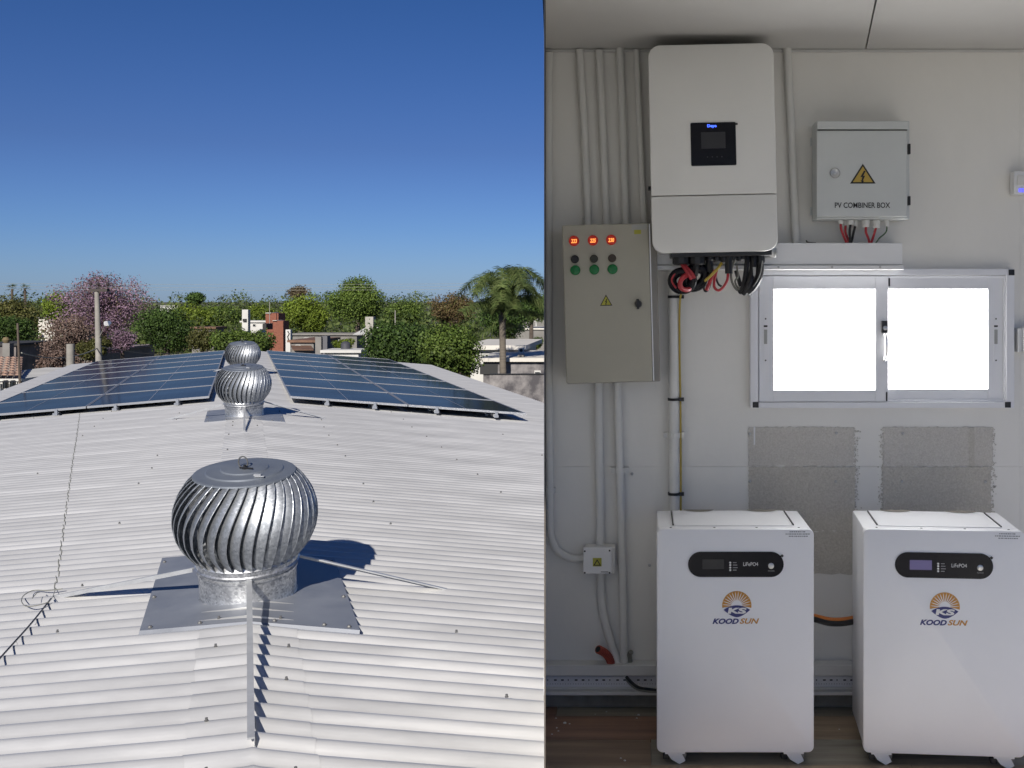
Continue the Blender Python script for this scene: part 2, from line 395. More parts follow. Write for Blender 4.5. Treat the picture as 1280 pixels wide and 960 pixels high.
# ---------- solar arrays
def array(side, lin, width, s, label):
    hp = 1.235; Yn, Yf = F*hp/119, F*hp/61.8; rows = 7; dY = (Yf-Yn)/rows
    def ap(u, Y, lift=0): return Vector((KR*Y+X0+side*(lin+u), Y, ZE-hp-s*u+lift))
    rt = root('solar_array', label, 'solar panels', ap(width/2, (Yn+Yf)/2, -.1), 'solar arrays on the roof')
    pw = width/2
    for c in range(2):
        for r_ in range(rows):
            u0, u1 = c*pw+.008, (c+1)*pw-.008; a, b = Yn+r_*dY+.01, Yn+(r_+1)*dY-.012
            fw, fd = .014, .030
            q = [ap(u0, a), ap(u1, a), ap(u1, b), ap(u0, b)]
            lo = [p-Vector((0,0,.028)) for p in q]
            i = [ap(u0+fw, a+fd), ap(u1-fw, a+fd), ap(u1-fw, b-fd), ap(u0+fw, b-fd)]
            g = [p-Vector((0,0,.005)) for p in i]
            m = MB().add(g, [(0,1,2,3)] if side > 0 else [(3,2,1,0)])
            o = m.build('solar_panel', M['solar'], rt, fix=False)
            uvl = o.data.uv_layers.new(name='UVMap')
            loop_uv = {0:(0,0),1:(1,0),2:(1,1),3:(0,1)}
            for li, lp in enumerate(o.data.loops): uvl.data[li].uv = loop_uv[lp.vertex_index]
            fr = MB().add(q+lo+i+g, [(0,1,9,8),(1,2,10,9),(2,3,11,10),(3,0,8,11),(0,4,5,1),(1,5,6,2),(2,6,7,3),(3,7,4,0),(8,9,13,12),(9,10,14,13),(10,11,15,14),(11,8,12,15),(4,7,6,5)])
            um = (u0+u1)/2
            fr.quad(ap(um-.006, a+fd, -.0035), ap(um+.006, a+fd, -.0035), ap(um+.006, b-fd, -.0035), ap(um-.006, b-fd, -.0035))
            fr.build('frame', M['pframe'], o)
    for fr_ in (.16, .36, .62, .87) if side > 0 else (.13, .38, .62, .87):
        u = width*fr_
        m = MB(); a0 = ap(u-.02, Yn+.05, -.045); a1 = ap(u+.02, Yn+.05, -.045); b0 = ap(u-.02, Yf, -.045); b1 = ap(u+.02, Yf, -.045)
        d = Vector((0,0,-.035))
        m.add([a0, a1, b1, b0, a0+d, a1+d, b1+d, b0+d], [(0,1,2,3),(4,7,6,5),(0,4,5,1),(1,5,6,2),(2,6,7,3),(3,7,4,0)])
        rl = m.build('rail', M['strap'], rt)
        m = MB(); c = ap(u, Yn-.03, -.005)
        m.box(c+Vector((-.018,-.012,-.045)), c+Vector((.018,.012,-.004))); m.box(c+Vector((-.03,-.035,-.075)), c+Vector((.03,.01,-.045)))
        m.build('clamp', M['flash'], rt)
        for q_ in range(6):
            Yq = Yn+.5+q_*(Yf-Yn-.8)/5; c = ap(u, Yq, -.08); MB().box(c+Vector((-.02,-.03,-.035)), c+Vector((.02,.03,0))).build('roof_foot', M['strap'], rt)
array(-1, .415+X0, 3.2, .084, 'large array of dark blue solar panels on the left roof slope')
array(1, .62-X0, 3.08, .0725, 'large array of dark blue solar panels on the right roof slope')

# ---------- roof turbines (wind driven ventilators)
PROF = [(0, 60), (28, 60), (30, 66), (34, 66)]
def head_R(z):                                      # outline of the head, in units; z above the base
    pts = [(44, 63), (50, 69), (60, 78.5), (72, 85.5), (86, 88.5), (99, 88), (112, 83.5), (123, 76.5), (132, 68), (137, 61)]
    for a, b in zip(pts, pts[1:]):
        if z <= b[0]: t = max(0, (z-a[0])/(b[0]-a[0])); return a[1]+(b[1]-a[1])*t
    return pts[-1][1]
U = .00338; V = .00338*1.21
def make_turbine():
    rt = root('roof_turbine', 'nearest and largest galvanised roof turbine, its vanes and hooked top seen in full', 'roof turbine', (0,0,0), 'spinning turbine vents along the roof ridge')
    WO[rt.name] = Vector((0,0,0))
    n = 48
    MB().lathe([(60*U,-.12),(60*U,2*V),(60.8*U,3*V),(60*U,4*V),(60*U,30*V),(62*U,31*V),(62*U,33*V),(60*U,34*V),(60*U,36*V)], n=n).build('neck', M['galv'], rt, smooth=True)
    MB().lathe([(59*U,36*V),(63*U,36.5*V),(64.5*U,38.5*V),(63*U,40*V),(63*U,44*V),(65*U,45.5*V),(64*U,47*V),(63*U,50*V),(56*U,51*V)], n=n).build('collar', M['galv'], rt, smooth=True)
    MB().lathe([(4*U,40*V),(4*U,136*V)], n=8).build('spindle', M['strap'], rt)
    MB().lathe([(61*U,134*V),(63*U,135.5*V),(62.5*U,137*V),(60*U,137.6*V),(58*U,137.4*V),(48*U,138.6*V),(46.5*U,140*V),(30*U,140.8*V),(28.5*U,142*V),(12*U,142.6*V),(0.0,143*V)], n=56).build('top_cap', M['disc'], rt, smooth=True)
    # a single vane, shared by all
    mb = MB(); S = 16; C = 4; vs = []; TH = .0012
    zt, zb = 137, 44
    for i in range(S+1):
        t = i/S; z = zt+(zb-zt)*t
        tw = 24*(1-t)**2+6*t**2.5
        Ro = head_R(z)
        sq = math.sin(math.pi*min(1, max(0, t)))**.55
        wa = 4.5+11.5*sq; dr = (.03+.15*sq)
        for c in range(C+1):
            q = c/C; a = R(-90+tw-wa*q); rr_ = Ro*(1-dr*q**1.5)
            vs.append((rr_*U*math.cos(a), rr_*U*math.sin(a), z*V))
    fs = [(i*(C+1)+c, i*(C+1)+c+1, (i+1)*(C+1)+c+1, (i+1)*(C+1)+c) for i in range(S) for c in range(C)]
    mb.add(vs, fs)
    # rolled outer lip for thickness
    lip = [Vector(vs[i*(C+1)]) for i in range(S+1)]
    mb.tube(lip, .0020, 5)
    me = mb.mesh('vane', M['vane'], smooth=True, fix=False)
    NV = 36
    for j in range(NV):
        o = link('vane', me, rt); o.rotation_euler.z = 2*math.pi*j/NV
    # ring, cotter on top
    zt = 143*V
    pts = [Vector((.021*math.cos(a)-.004, -.01+.006*math.sin(a*.5), zt+.020+.026*math.sin(a))) for a in [2*math.pi*i/20 for i in range(21)]]
    MB().tube(pts, .0034, 6).build('ring', M['screw'], rt, smooth=True)
    MB().lathe([(.011,-.002),(.011,.004),(.006,.005),(.006,.016),(0.0,.018)], (.012,-.03,zt), 10).tube([(-.01,-.03,zt+.004),(.05,-.04,zt+.004)], .004, 6).build('bolt', M['black'], rt)
    MB().box((.075,-.10,zt-.009),(.105,-.085,zt-.004)).box((.085,-.115,zt-.009),(.125,-.105,zt-.006)).build('clip', M['strap'], rt)
    return rt
def place_fittings(rt, Y, seed):
    """flashing plate folded over the ridge and four flat stays, built where the roof is"""
    base = rt.location
    inv = rt.matrix_basis.inverted()
    WOl = Vector((0,0,0))
    def loc(p): return inv @ Vector(p)
    a, b = Y-.46, Y+.72; wl = .44
    top = []; N = 6
    mb = MB(); vs = []
    for yy in (a, b):
        for l in (-wl, -wl*.5, 0, wl*.5, wl): vs.append(roofp(l, yy, .020, False))
    vt = [loc(v) for v in vs]; vb = [loc(v-Vector((0,0,.004))) for v in vs]
    nv = len(vt)
    fs = []
    for c in range(4): fs += [(c, c+1, c+6, c+5), (nv+c, nv+c+5, nv+c+6, nv+c+1)]
    for c in range(4): fs += [(c, nv+c, nv+c+1, c+1), (5+c, 5+c+1, nv+5+c+1, nv+5+c)]
    fs += [(0,5,nv+5,nv), (4,nv+4,nv+9,9)]
    mb.add(vt+vb, fs)
    # folded lip along the near edge
    for c in range(4):
        p, q = vs[c], vs[c+1]; d = Vector((0,-.012,-.018)); e = Vector((0,-.012,0))
        mb.quad(loc(p+Vector((0,0,.001))), loc(q+Vector((0,0,.001))), loc(q+d), loc(p+d))
    mb.build('flashing', M['flash'], rt, local=True)
    m = MB()
    for l, yy in ((-.40,a+.03),(-.2,a+.03),(.1,a+.03),(.3,a+.03),(.40,a+.03),(.42,b-.1),(-.42,b-.1),(-.42,Y),(.42,Y)):
        c = loc(roofp(l, yy, .020, False)); m.lathe([(.009,0),(.009,.004),(.005,.009),(0.0,.01)], c, 6)
    tag(m.build('rivets', M['screw'], rt, local=True), kind='stuff')
    # stays: flat bars from the collar to the roof
    zc = 37*V; rc = 64*U
    def stay(p0, p1, wd=.016, L=False, dp=.026):
        p0, p1 = Vector(p0), Vector(p1); t = (p1-p0).normalized(); up = Vector((0,0,1)); s_ = t.cross(up).normalized()*wd; h_ = s_.cross(t).normalized()*.003
        m = MB(); pts = [p0, p0+(p1-p0)*.985, p1]
        c = [p0-s_-h_, p0+s_-h_, p0+s_+h_, p0-s_+h_, p1-s_-h_, p1+s_-h_, p1+s_+h_, p1-s_+h_]
        if L: c += []
        m.add([loc(v) for v in c], [(0,1,2,3),(7,6,5,4),(0,4,5,1),(1,5,6,2),(2,6,7,3),(3,7,4,0)])
        if L:
            d = Vector((0,0,-dp))
            c = [p0-s_-h_, p0-s_*.82-h_, p1-s_*.82-h_, p1-s_-h_]; c += [v+d for v in c]
            m.add([loc(v) for v in c], [(0,1,2,3),(7,6,5,4),(0,4,5,1),(1,5,6,2),(2,6,7,3),(3,7,4,0)])
        m.build('stay', M['strap'], rt, local=True)
    cen = rt.matrix_basis
    ca, sa = math.cos(R(21)), math.sin(R(21))
    def ring_at(a_): a_ = R(a_+21); return cen @ Vector((rc*math.sin(a_), -rc*math.cos(a_), zc))   # angle from the side facing down the ridge
    fr = ring_at(1); stay(fr, roofp(-.005, Y-1.59, .03, False), .0105, True)
    lf = ring_at(-88); stay(lf, roofp(-.895, Y+.20, .012, False), .014, True, .012)
    rg = ring_at(92); stay(rg, roofp(.94, Y+.30, .012, False), .012, True, .010)
    bk = ring_at(180); stay(bk, roofp(0, Y+1.9, .03, False), .014)
T = []
for i, (Y, rot) in enumerate(((4.61, 0), (11.75, 40), (18.4, 75))):
    if i == 0: rt = make_turbine(); kids = list(rt.children)
    else:
        rt = T[0].copy(); col.objects.link(rt)
        for ch in kids:
            c = ch.copy(); col.objects.link(c); c.parent = rt
    c0 = roofp(0, Y, 0, False)
    rt.location = c0
    rt.rotation_euler = (R(8.0), R(1.2), 0)
    WO[rt.name] = Vector(c0)
    bpy.context.view_layer.update()
    T.append(rt)
for i, rt in enumerate(T):
    rt.matrix_basis  # evaluated
    place_fittings(rt, rt.location.y, i)
T[1]['label'] = 'middle galvanised roof turbine standing in front of the farthest one on the ridge'
T[2]['label'] = 'farthest and smallest roof turbine on the ridge, between the two solar arrays'

# ---------- black cable laid over the left slope
pts = []
ctrl = [(100,515),(96,545),(91,575),(87,605),(82,640),(77,680),(73,712),(68,740)]
prev = None
lys = [rp(x, y, .012) for x, y in ctrl]
for (l0, Y0), (l1, Y1) in zip(lys, lys[1:]):
    n = max(2, int(abs(Y1-Y0)/PITCH*6))
    for i in range(n):
        t = i/n; Y = Y0+(Y1-Y0)*t; pts.append(roofp(l0+(l1-l0)*t+.006*math.sin(Y*40), Y, .006))
pts += [rpp(66,746,.02), rpp(62,752,.03)]
tag(MB().tube(pts, .0016, 5).build('roof_cable', M['grey'], smooth=True), 'thin black cable lying across the corrugations of the left roof slope', 'cable')
pts = spline([rpp(64,748,.02), rpp(40,778,.026), rpp(15,806,.026), rpp(-25,850,.026)], 6)
m = MB().tube(pts, .0038, 6)
for i in range(2, 16, 3):
    p = pts[i]
    if i % 2: m.tube(spline([p, p+Vector((.010,-.008,-.012)), p+Vector((.006,-.016,-.024))], 4), .0006, 4)
tag(m.build('taut_cable', M['black'], smooth=True), 'taut black wire running off the roof at the bottom left', 'cable')
loop = [rpp(x, y, .03) for x, y in ((78,736),(60,738),(42,738),(30,744),(27,752),(34,758),(50,756),(62,752))]
tag(MB().tube(spline(loop, 6), .0022, 5).tube([rpp(40,748,.04), rpp(46,741,.05), rpp(50,740,.03)], .002, 4).build('wire_loop', M['grey'], smooth=True), 'loose loop of thin wire at the foot of the left stay', 'wire')

# ---------- vegetation
def leafmat(name, *cols, tr=.25, vs=.35): return mat(name, cols[0], .6, island=cols, vscale=vs, trans=tr, spec=.25)
LM = {
 'dark': leafmat('leaves_dark', (.022,.042,.010), (.055,.10,.022), (.10,.16,.035)),
 'mid': leafmat('leaves_mid', (.045,.075,.014), (.10,.155,.028), (.16,.22,.045)),
 'bright': leafmat('leaves_bright', (.075,.11,.012), (.15,.21,.024), (.22,.28,.04)),
 'olive': leafmat('leaves_olive', (.06,.065,.018), (.11,.115,.03), (.16,.15,.05)),
 'brown': leafmat('leaves_brown', (.09,.065,.04), (.15,.115,.07), (.19,.16,.09)),
 'twig': leafmat('twigs_brown', (.10,.065,.05), (.19,.125,.10), (.24,.18,.15), tr=.05),
 'pink': leafmat('blossom_mauve', (.15,.095,.125), (.26,.165,.225), (.38,.26,.345)),
 'rust': leafmat('leaves_rust', (.08,.055,.025), (.15,.10,.05), (.12,.12,.035)),
 'palm': leafmat('palm_leaflets', (.045,.075,.02), (.10,.14,.04), (.17,.20,.07), vs=1.5),
 'far': leafmat('leaves_far', (.04,.065,.02), (.085,.12,.035), (.14,.17,.05), vs=.11),
}
M['bark'] = mat('bark', (.09,.07,.055), .9, 0, .3, 3, .5, 15)
def leaves(centres, radii, n, size, seed, flat=.75, hollow=.55):
    """n small quads spread through clumps; returns (verts, faces)"""
    rs = np.random.RandomState(seed)
    centres = np.array(centres); radii = np.array(radii)
    wgt = radii**2; wgt = wgt/wgt.sum(); idx = rs.choice(len(centres), n, p=wgt)
    d = rs.normal(size=(n, 3)); d /= np.linalg.norm(d, axis=1)[:, None]
    rr = hollow+(1-hollow)*rs.random_sample(n)**.6
    rr *= 1+.14*rs.normal(size=n)
    c = centres[idx]+d*(radii[idx]*rr)[:, None]*np.array([1, 1, flat])
    nr = d+rs.normal(size=(n, 3))*.75+np.array([0, 0, .35]); nr /= np.linalg.norm(nr, axis=1)[:, None]
    a = rs.normal(size=(n, 3)); u = np.cross(nr, a); u /= np.linalg.norm(u, axis=1)[:, None]; v = np.cross(nr, u)
    s = size*(.6+.8*rs.random_sample(n)); s1 = (s*.5)[:, None]; s2 = (s*.32)[:, None]
    q = np.stack([c-u*s1, c-v*s2, c+u*s1, c+v*s2], 1).reshape(-1, 3)
    return q
def leafobj(name, q, m, parent=None, origin=(0,0,0)):
    o_ = WO[parent.name] if parent is not None else Vector(origin)
    q = q-np.array(o_[:]); n = len(q)//4
    me = bpy.data.meshes.new(name); me.vertices.add(len(q)); me.vertices.foreach_set('co', q.astype(np.float32).ravel())
    me.loops.add(n*4); me.loops.foreach_set('vertex_index', np.arange(n*4, dtype=np.int32))
    me.polygons.add(n); me.polygons.foreach_set('loop_start', np.arange(0, n*4, 4, dtype=np.int32))
    me.materials.append(m); me.update(calc_edges=True)
    return link(name, me, parent, None if parent is not None else origin)
def tree(name, label, x0, x1, yt, yb, Y, m, n=5000, size=.16, clumps=16, seed=1, group=None, trunk=.16, flat=.8, hollow=.55, spread=1.0, limbs=True, cat='tree', m2=None, shape='dome', clump_r=.30):
    rs = np.random.RandomState(seed); a = P(x0, yb, Y); b = P(x1, yt, Y)
    w_ = (b.x-a.x)*1.1; h_ = (b.z-a.z)*1.06; n = int(n*2.3); size *= .66; clumps = int(clumps*1.25); cx_, cz = (a.x+b.x)/2, (a.z+b.z)/2
    rt = root(name, label, cat, (cx_, Y, 0), group)
    cs, rad = [], []
    for i in range(clumps):
        d = rs.normal(size=3); d /= np.linalg.norm(d)
        if i < 3: d = d*.2
        r_ = clump_r*min(w_, h_*1.15)*(.75+.5*rs.random_sample())
        ext = np.array([max(.05, w_/2-r_*.9), max(.05, w_/2*.8-r_*.9), max(.05, h_/2-r_*.75)])
        k = rs.random_sample()**.4
        p = d*ext*k
        if shape == 'dome' and p[2] < 0: p[0] *= .85
        cs.append((cx_+p[0], Y+p[1], cz+p[2])); rad.append(r_)
    q = leaves(cs, rad, n, size, seed, flat, hollow)
    keep = q.reshape(-1, 4, 3)
    keep = keep[keep[:, :, 2].min(1) > .05]; q = keep.reshape(-1, 3)
    if m2 is None: leafobj('crown', q, m, rt)
    else:
        k = int(len(q)//4*.8)*4; leafobj('crown', q[:k], m, rt); leafobj('blossom', q[k:], m2, rt)
    mb = MB(); base = Vector((cx_, Y, 0)); fork = Vector((cx_+w_*.02, Y, max(.5, a.z+h_*.18)))
    tr = trunk
    mb.tube([base, base.lerp(fork, .5)+Vector((w_*.01, 0, 0)), fork], [tr*1.3, tr, tr*.8], 8)
    mb.build('trunk', M['bark'], rt, smooth=True)
    if limbs:
        mb = MB()
        for i in range(min(clumps, 12)):
            c = Vector(cs[i]); mid = fork.lerp(c, .5)+Vector((rs.normal()*.1*w_*.3, rs.normal()*.2, -.06*h_))
            mb.tube([fork, mid, c], [tr*.55, tr*.32, tr*.1], 5)
        mb.build('limbs', M['bark'], rt, smooth=True)
    return rt
G1 = 'trees beyond the roof'
# left to right, as they stand behind the roof
tree('jacaranda_tree', 'broad jacaranda in mauve bloom behind the tall concrete pole', 56, 196, 334, 430, 66, LM['pink'], 8500, .17, 46, 3, G1, .26, m2=LM['brown'], hollow=.3, clump_r=.15)
tree('jacaranda_tree', 'low mauve flowering branch mass at the foot of the dark bushy tree', 128, 176, 408, 446, 55, LM['pink'], 1500, .13, 12, 31, G1, .12, hollow=.3, clump_r=.22)
tree('bare_tree', 'brown leafless thicket of a tree between the thin pole and the concrete stub', 40, 135, 385, 478, 52, LM['twig'], 3800, .15, 26, 4, G1, .15, hollow=.15, clump_r=.17)
tree('bare_tree', 'low brown thicket in front of the pinkish grey roof, left of the concrete stub', 44, 88, 428, 476, 44, LM['twig'], 2200, .13, 16, 44, G1, .08, hollow=.15, clump_r=.2)
tree('scrub_tree', 'dull green scrub between concrete stub and utility pole', 92, 150, 420, 452, 48, LM['olive'], 2600, .14, 16, 45, G1, .08, clump_r=.22)
tree('olive_tree', 'dull olive tree beneath the two small fan palms', -30, 52, 369, 430, 80, LM['olive'], 4200, .24, 20, 5, G1, .25, clump_r=.2)
tree('dark_tree', 'dark tree in front of the dull olive one at far left', -22, 46, 392, 436, 66, LM['dark'], 4000, .2, 16, 6, G1, .2)  # crown in the dark leaf colours
tree('green_tree', 'yellow green tree left of the jacaranda', 50, 92, 364, 410, 90, LM['bright'], 2600, .26, 12, 7, G1, .2)
tree('dark_tree', 'dense dark green tree right of the jacaranda', 168, 246, 379, 446, 58, LM['dark'], 6500, .17, 22, 8, G1, .22, clump_r=.22)
tree('brown_tree', 'small brownish shrub tree between the dark tree and the bright shrub', 228, 276, 404, 444, 50, LM['olive'], 2200, .14, 10, 9, G1, .12)
tree('green_shrub', 'fresh green leafy tree right behind the farthest turbine', 262, 354, 407, 450, 38, LM['mid'], 4800, .13, 18, 10, G1, .1, clump_r=.26, cat='tree')
tree('green_tree', 'wide green tree behind the white water tower', 196, 268, 378, 418, 110, LM['bright'], 3600, .32, 16, 11, G1, .25)
tree('green_tree', 'rounded green tree left of the white water tower', 248, 300, 376, 415, 120, LM['mid'], 3000, .33, 12, 12, G1, .25)
tree('tall_tree', 'dark tree poking above the far treeline over the panels', 230, 255, 362, 385, 150, LM['dark'], 1400, .36, 8, 13, G1, .3)
tree('green_tree', 'green tree behind the red brick building', 296, 352, 378, 408, 135, LM['bright'], 2800, .35, 12, 14, G1, .25)
tree('round_tree', 'bright rounded tree left of the tallest green tree', 349, 412, 366, 420, 85, LM['bright'], 6000, .24, 22, 15, G1, .22, clump_r=.22)
tree('bare_tree', 'dull grey brown crown just above the bright rounded tree', 356, 392, 355, 378, 130, LM['brown'], 1200, .3, 10, 16, G1, .2, hollow=.2)
tree('big_tree', 'tallest spreading green tree with two dark trunks', 407, 484, 346, 408, 80, LM['mid'], 8500, .22, 30, 17, G1, .22, clump_r=.2)
tree('green_tree', 'green tree behind the square concrete column', 476, 532, 374, 412, 115, LM['mid'], 3200, .32, 14, 18, G1, .2)
tree('rust_tree', 'reddish brown tree left of the tall feathery palm', 532, 596, 364, 412, 78, LM['rust'], 3800, .2, 18, 19, G1, .2, hollow=.3, clump_r=.2)
tree('broadleaf_tree', 'large dark glossy broadleaf tree at the right roof edge', 452, 548, 394, 480, 34, LM['dark'], 7500, .14, 26, 20, G1, .16, clump_r=.22)
tree('broadleaf_tree', 'leafy green tree touching the right roof edge, beside the palm trunk', 520, 610, 400, 478, 31, LM['mid'], 6500, .13, 24, 21, G1, .14, clump_r=.22)
tree('green_tree', 'green tree behind the feathery palm crown', 592, 664, 376, 425, 66, LM['dark'], 5200, .2, 20, 22, G1, .2)
tree('green_tree', 'green tree at the right end of the view, beside the room wall', 648, 720, 366, 402, 85, LM['mid'], 3600, .24, 16, 23, G1, .2)
tree('green_tree', 'green tree filling the gap right of the palm crown, above the pale houses', 636, 690, 372, 404, 72, LM['dark'], 3200, .2, 16, 41, G1, .16)
tree('round_bush', 'small round green bush between the white roofs on the right', 656, 684, 421, 436, 60, LM['mid'], 1500, .13, 6, 24, G1, .06, cat='bush')
tree('low_bush', 'low yellowish bush by the small water tank', 414, 450, 420, 442, 52, LM['bright'], 1500, .13, 8, 25, G1, .06, cat='bush')
tree('green_tree', 'green tree under the low white canopy', 462, 505, 408, 440, 60, LM['mid'], 2200, .17, 10, 26, G1, .1)
# far woods, one mass in several belts
cs, rad = [], []
rs = np.random.RandomState(77)
for Yb, ht, step in ((105, 5.3, 3), (135, 5.9, 3.2), (170, 6.6, 3.5), (235, 7.2, 4), (330, 7.9, 5)):
    x_ = -.78*Yb
    while x_ < (.45*Yb if Yb > 150 else -.15*Yb):
        h = ht*(.74+.42*rs.random_sample()**1.5); r_ = 2.2+1.8*rs.random_sample()
        cs.append((x_, Yb+rs.uniform(-12, 12), h-r_*.7)); rad.append(r_)
        cs.append((x_+1, Yb+rs.uniform(-12, 12), h*.35)); rad.append(r_)
        x_ += step*(.5+.9*rs.random_sample())
q = leaves(cs, rad, 110000, .46, 78, .8, .5); q = q.reshape(-1, 4, 3); q = q[q[:, :, 2].min(1) > 0.1].reshape(-1, 3)
tag(leafobj('distant_woods', q, LM['far']), 'band of distant woods along the horizon', 'woods', kind='stuff')
# undergrowth round the houses
cs, rad = [], []
for i in range(420):
    Yb = rs.uniform(36, 150); x_ = rs.uniform(-.66, .0)*Yb
    cs.append((x_, Yb, .5)); rad.append(rs.uniform(.8, 2.0))
q = leaves(cs, rad, 52000, .22, 79, .7, .4); q = q.reshape(-1, 4, 3); q = q[q[:, :, 2].min(1) > 0.02].reshape(-1, 3)
tag(leafobj('undergrowth', q, LM['olive']), 'scrub and undergrowth between the houses', 'undergrowth', kind='stuff')

# fan palms at far left
def fan_palm(label, x, ytop, Y, seed, ycrown):
    rs = np.random.RandomState(seed); c = P(x, ycrown, Y)
    rt = root('fan_palm', label, 'palm tree', (c.x, Y, 0), 'pair of fan palms at far left')
    MB().tube([(c.x, Y, 0), (c.x+.1, Y, c.z*.5), c], [.22, .17, .14], 7).build('trunk', M['bark'], rt, smooth=True)
    mb = MB(); s = 8.5*Y/F
    for i in range(30):
        d = Vector((rs.normal(), rs.normal(), rs.normal()*.8+.45)).normalized(); tip = c+d*s*rs.uniform(.65, 1)
        side = d.cross(Vector((0,0,1)))
        side = side.normalized() if side.length > .05 else Vector((1,0,0))
        for k in range(-3, 4):
            e = tip+side*k*s*.13+Vector((0,0,-abs(k)*s*.06)); b = c+d*s*.4
            mb.quad(b, b+side*s*.05, e+side*s*.04, e)
    mb.build('fronds', LM['palm'], rt, fix=False)
fan_palm('left one of the two small fan palms above the dull olive tree', 15, 354, 130, 1, 361)
fan_palm('right one of the two small fan palms above the dull olive tree', 31, 354, 128, 2, 360)
# feathery queen palm
def queen_palm():
    Y = 40; c = P(628, 402, Y); b = Vector((c.x+.06, Y, 0))
    rt = root('feathery_palm', 'tall feathery palm with grey trunk in front of the white roofs', 'palm tree', (b.x, Y, 0))
    MB().tube([b, b.lerp(c, .5), c], [.16, .135, .12], 12).build('trunk', mat('palm_bark', (.14,.12,.095), .9, 0, .25, 6, .5, 20, stretch=(.3,.3,3)), rt, smooth=True)
    MB().tube([c, c+Vector((0,0,.25)), c+Vector((0,0,.5))], [.15,.13,.05], 8).build('crown_shaft', M['bark'], rt, smooth=True)
    rs = np.random.RandomState(9); s = Y/F
    for i in range(32):
        az = rs.uniform(0, 2*math.pi) if i > 9 else R((i-4.5)*17+90)*1.0
        rise = rs.uniform(38, 66)*s if i % 3 else rs.uniform(-10, 34)*s
        reach = rs.uniform(24, 66)*s
        dirx, diry = math.cos(az), math.sin(az)
        if i <= 9: dirx, diry = (i-4.5)/4.5, .35*(1 if i % 2 else -1)
        p0 = c+Vector((0,0,.2)); p1 = c+Vector((dirx*reach*.42, diry*reach*.42, rise)); p2 = c+Vector((dirx*reach*.85, diry*reach*.85, rise*.95)); p3 = c+Vector((dirx*reach*1.15, diry*reach*1.15, rise*.72-.05*reach))
        path = spline([p0, p1, p2, p3], 9)
        mb = MB().tube(path, [.022*(1-.7*k/len(path)) for k in range(len(path))], 4)
        for k in range(5, len(path)):
            for sub in range(5):
                t = path[k].lerp(path[k-1], sub/5); tan = (path[k]-path[k-1]).normalized()
                sd = tan.cross(Vector((0,0,1))); sd = sd.normalized() if sd.length > .05 else Vector((1,0,0))
                for sg in (-1, 1):
                    L = .60*(1-.45*abs(k/len(path)-.5))*rs.uniform(.7, 1.15)
                    e = t+sd*sg*L*.7+tan*L*.35+Vector((0,0,-L*rs.uniform(-.1, .7)))
                    mid = t.lerp(e, .5)+Vector((0,0,.07))
                    wv = tan*.010
                    mb.quad(t-wv, t+wv, mid+wv, mid-wv); mb.quad(mid-wv, mid+wv, e+wv*.3, e-wv*.3)
        mb.build('frond', LM['palm'], rt, fix=False)
queen_palm()

# ---------- poles, wires
M['conc'] = mat('concrete', (.25,.235,.21), .85, 0, .15, 4, .2, 30)
def pole(name, label, x, yt, Y, r0, r1, x2=None, cat='pole', m=None):
    t = P(x, yt, Y); b = Vector((P(x2 or x, yt, Y).x, Y, 0))
    rt = root(name, label, cat, (b.x, Y, 0))
    MB().tube([b, b.lerp(t, .5), t], [r0, (r0+r1)/2, r1], 12).build('shaft', m or M['conc'], rt, smooth=True)
    return rt
pw = pole('utility_pole', 'tall round concrete utility pole with a crossarm in front of the jacaranda', 121, 363, 40, .17, .085, 127)
Yp = 40
MB().box(P(112,364.5,Yp-.1), P(137,361,Yp+.1)).build('crossarm', mat('timber', (.05,.042,.036), .8), pw)
m = MB()
for x in (113.5, 122.5, 134.5): m.lathe([(.03,-.02),(.06,.02),(.065,.07),(.04,.11),(0.0,.13)], P(x, 356.5, Yp), 8)
for x in (113.5, 122.5, 134.5): m.tube([P(x, 355.5, Yp), P(x, 361.5, Yp)], .012, 5)
m.build('insulators', mat('ceramic', (.05,.04,.04), .3), pw)
MB().tube([P(123,424,Yp), P(129,412,Yp-.3), P(131,407,Yp-.5)], .02, 6).build('lamp_arm', M['conc'], pw)
MB().add([P(130,402,Yp-.3), P(138,401,Yp-.6), P(139.5,404,Yp-.6), P(137,408,Yp-.55), P(131,407.5,Yp-.35), P(129.5,405,Yp-.3), P(134,401,Yp-.9), P(136,407,Yp-.9)],
    [(0,1,2,3,4,5),(0,6,1),(1,6,7,2),(2,7,3),(3,7,4),(4,7,6,5),(5,6,0)]).build('lamp_head', M['white'], pw, smooth=True)
pole('short_pole', 'short round concrete stub of a pole beside the utility pole', 88, 430, 32, .13, .115, 88.5)
pole('thin_pole', 'thin leaning wooden pole in front of the tiled roof', 22, 404, 30, .045, .03, 31, m=M['bark'])
pole('thin_pole', 'thin grey mast left of the concrete column by the canopy', 494, 388, 70, .05, .035)
pole('thin_pole', 'thin mast beside the red brick building', 337, 377, 61, .03, .02)
def wire(label, x0, y0, Y0, x1, y1, Y1, sag, r_=.009, name='power_line', group='power lines across the sky'):
    a, b = P(x0, y0, Y0), P(x1, y1, Y1)
    pts = [a.lerp(b, t/24)-Vector((0,0,4*sag*(t/24)*(1-t/24))) for t in range(25)]
    tag(MB().tube(pts, r_, 4).build(name, M['grey'], smooth=True), label, 'wire', group)
wire('uppermost of the thin power lines above the treetops', -300, 349, 62, 760, 352, 62, .25)
wire('second power line, close above the middle of the bundle', -300, 353, 62, 760, 355.5, 62, .25)
wire('lowest of the thin power lines above the treetops', -300, 356, 62, 760, 359, 62, .25)
wire('dark sagging service cable between the thin pole and the utility pole', 27, 441, 30, 122, 435, 40, .25, .022, 'service_cable', None)
wire('service cable leaving the utility pole towards the roofs', 123, 432, 40, 230, 440, 60, .2, .018, 'service_cable', None)

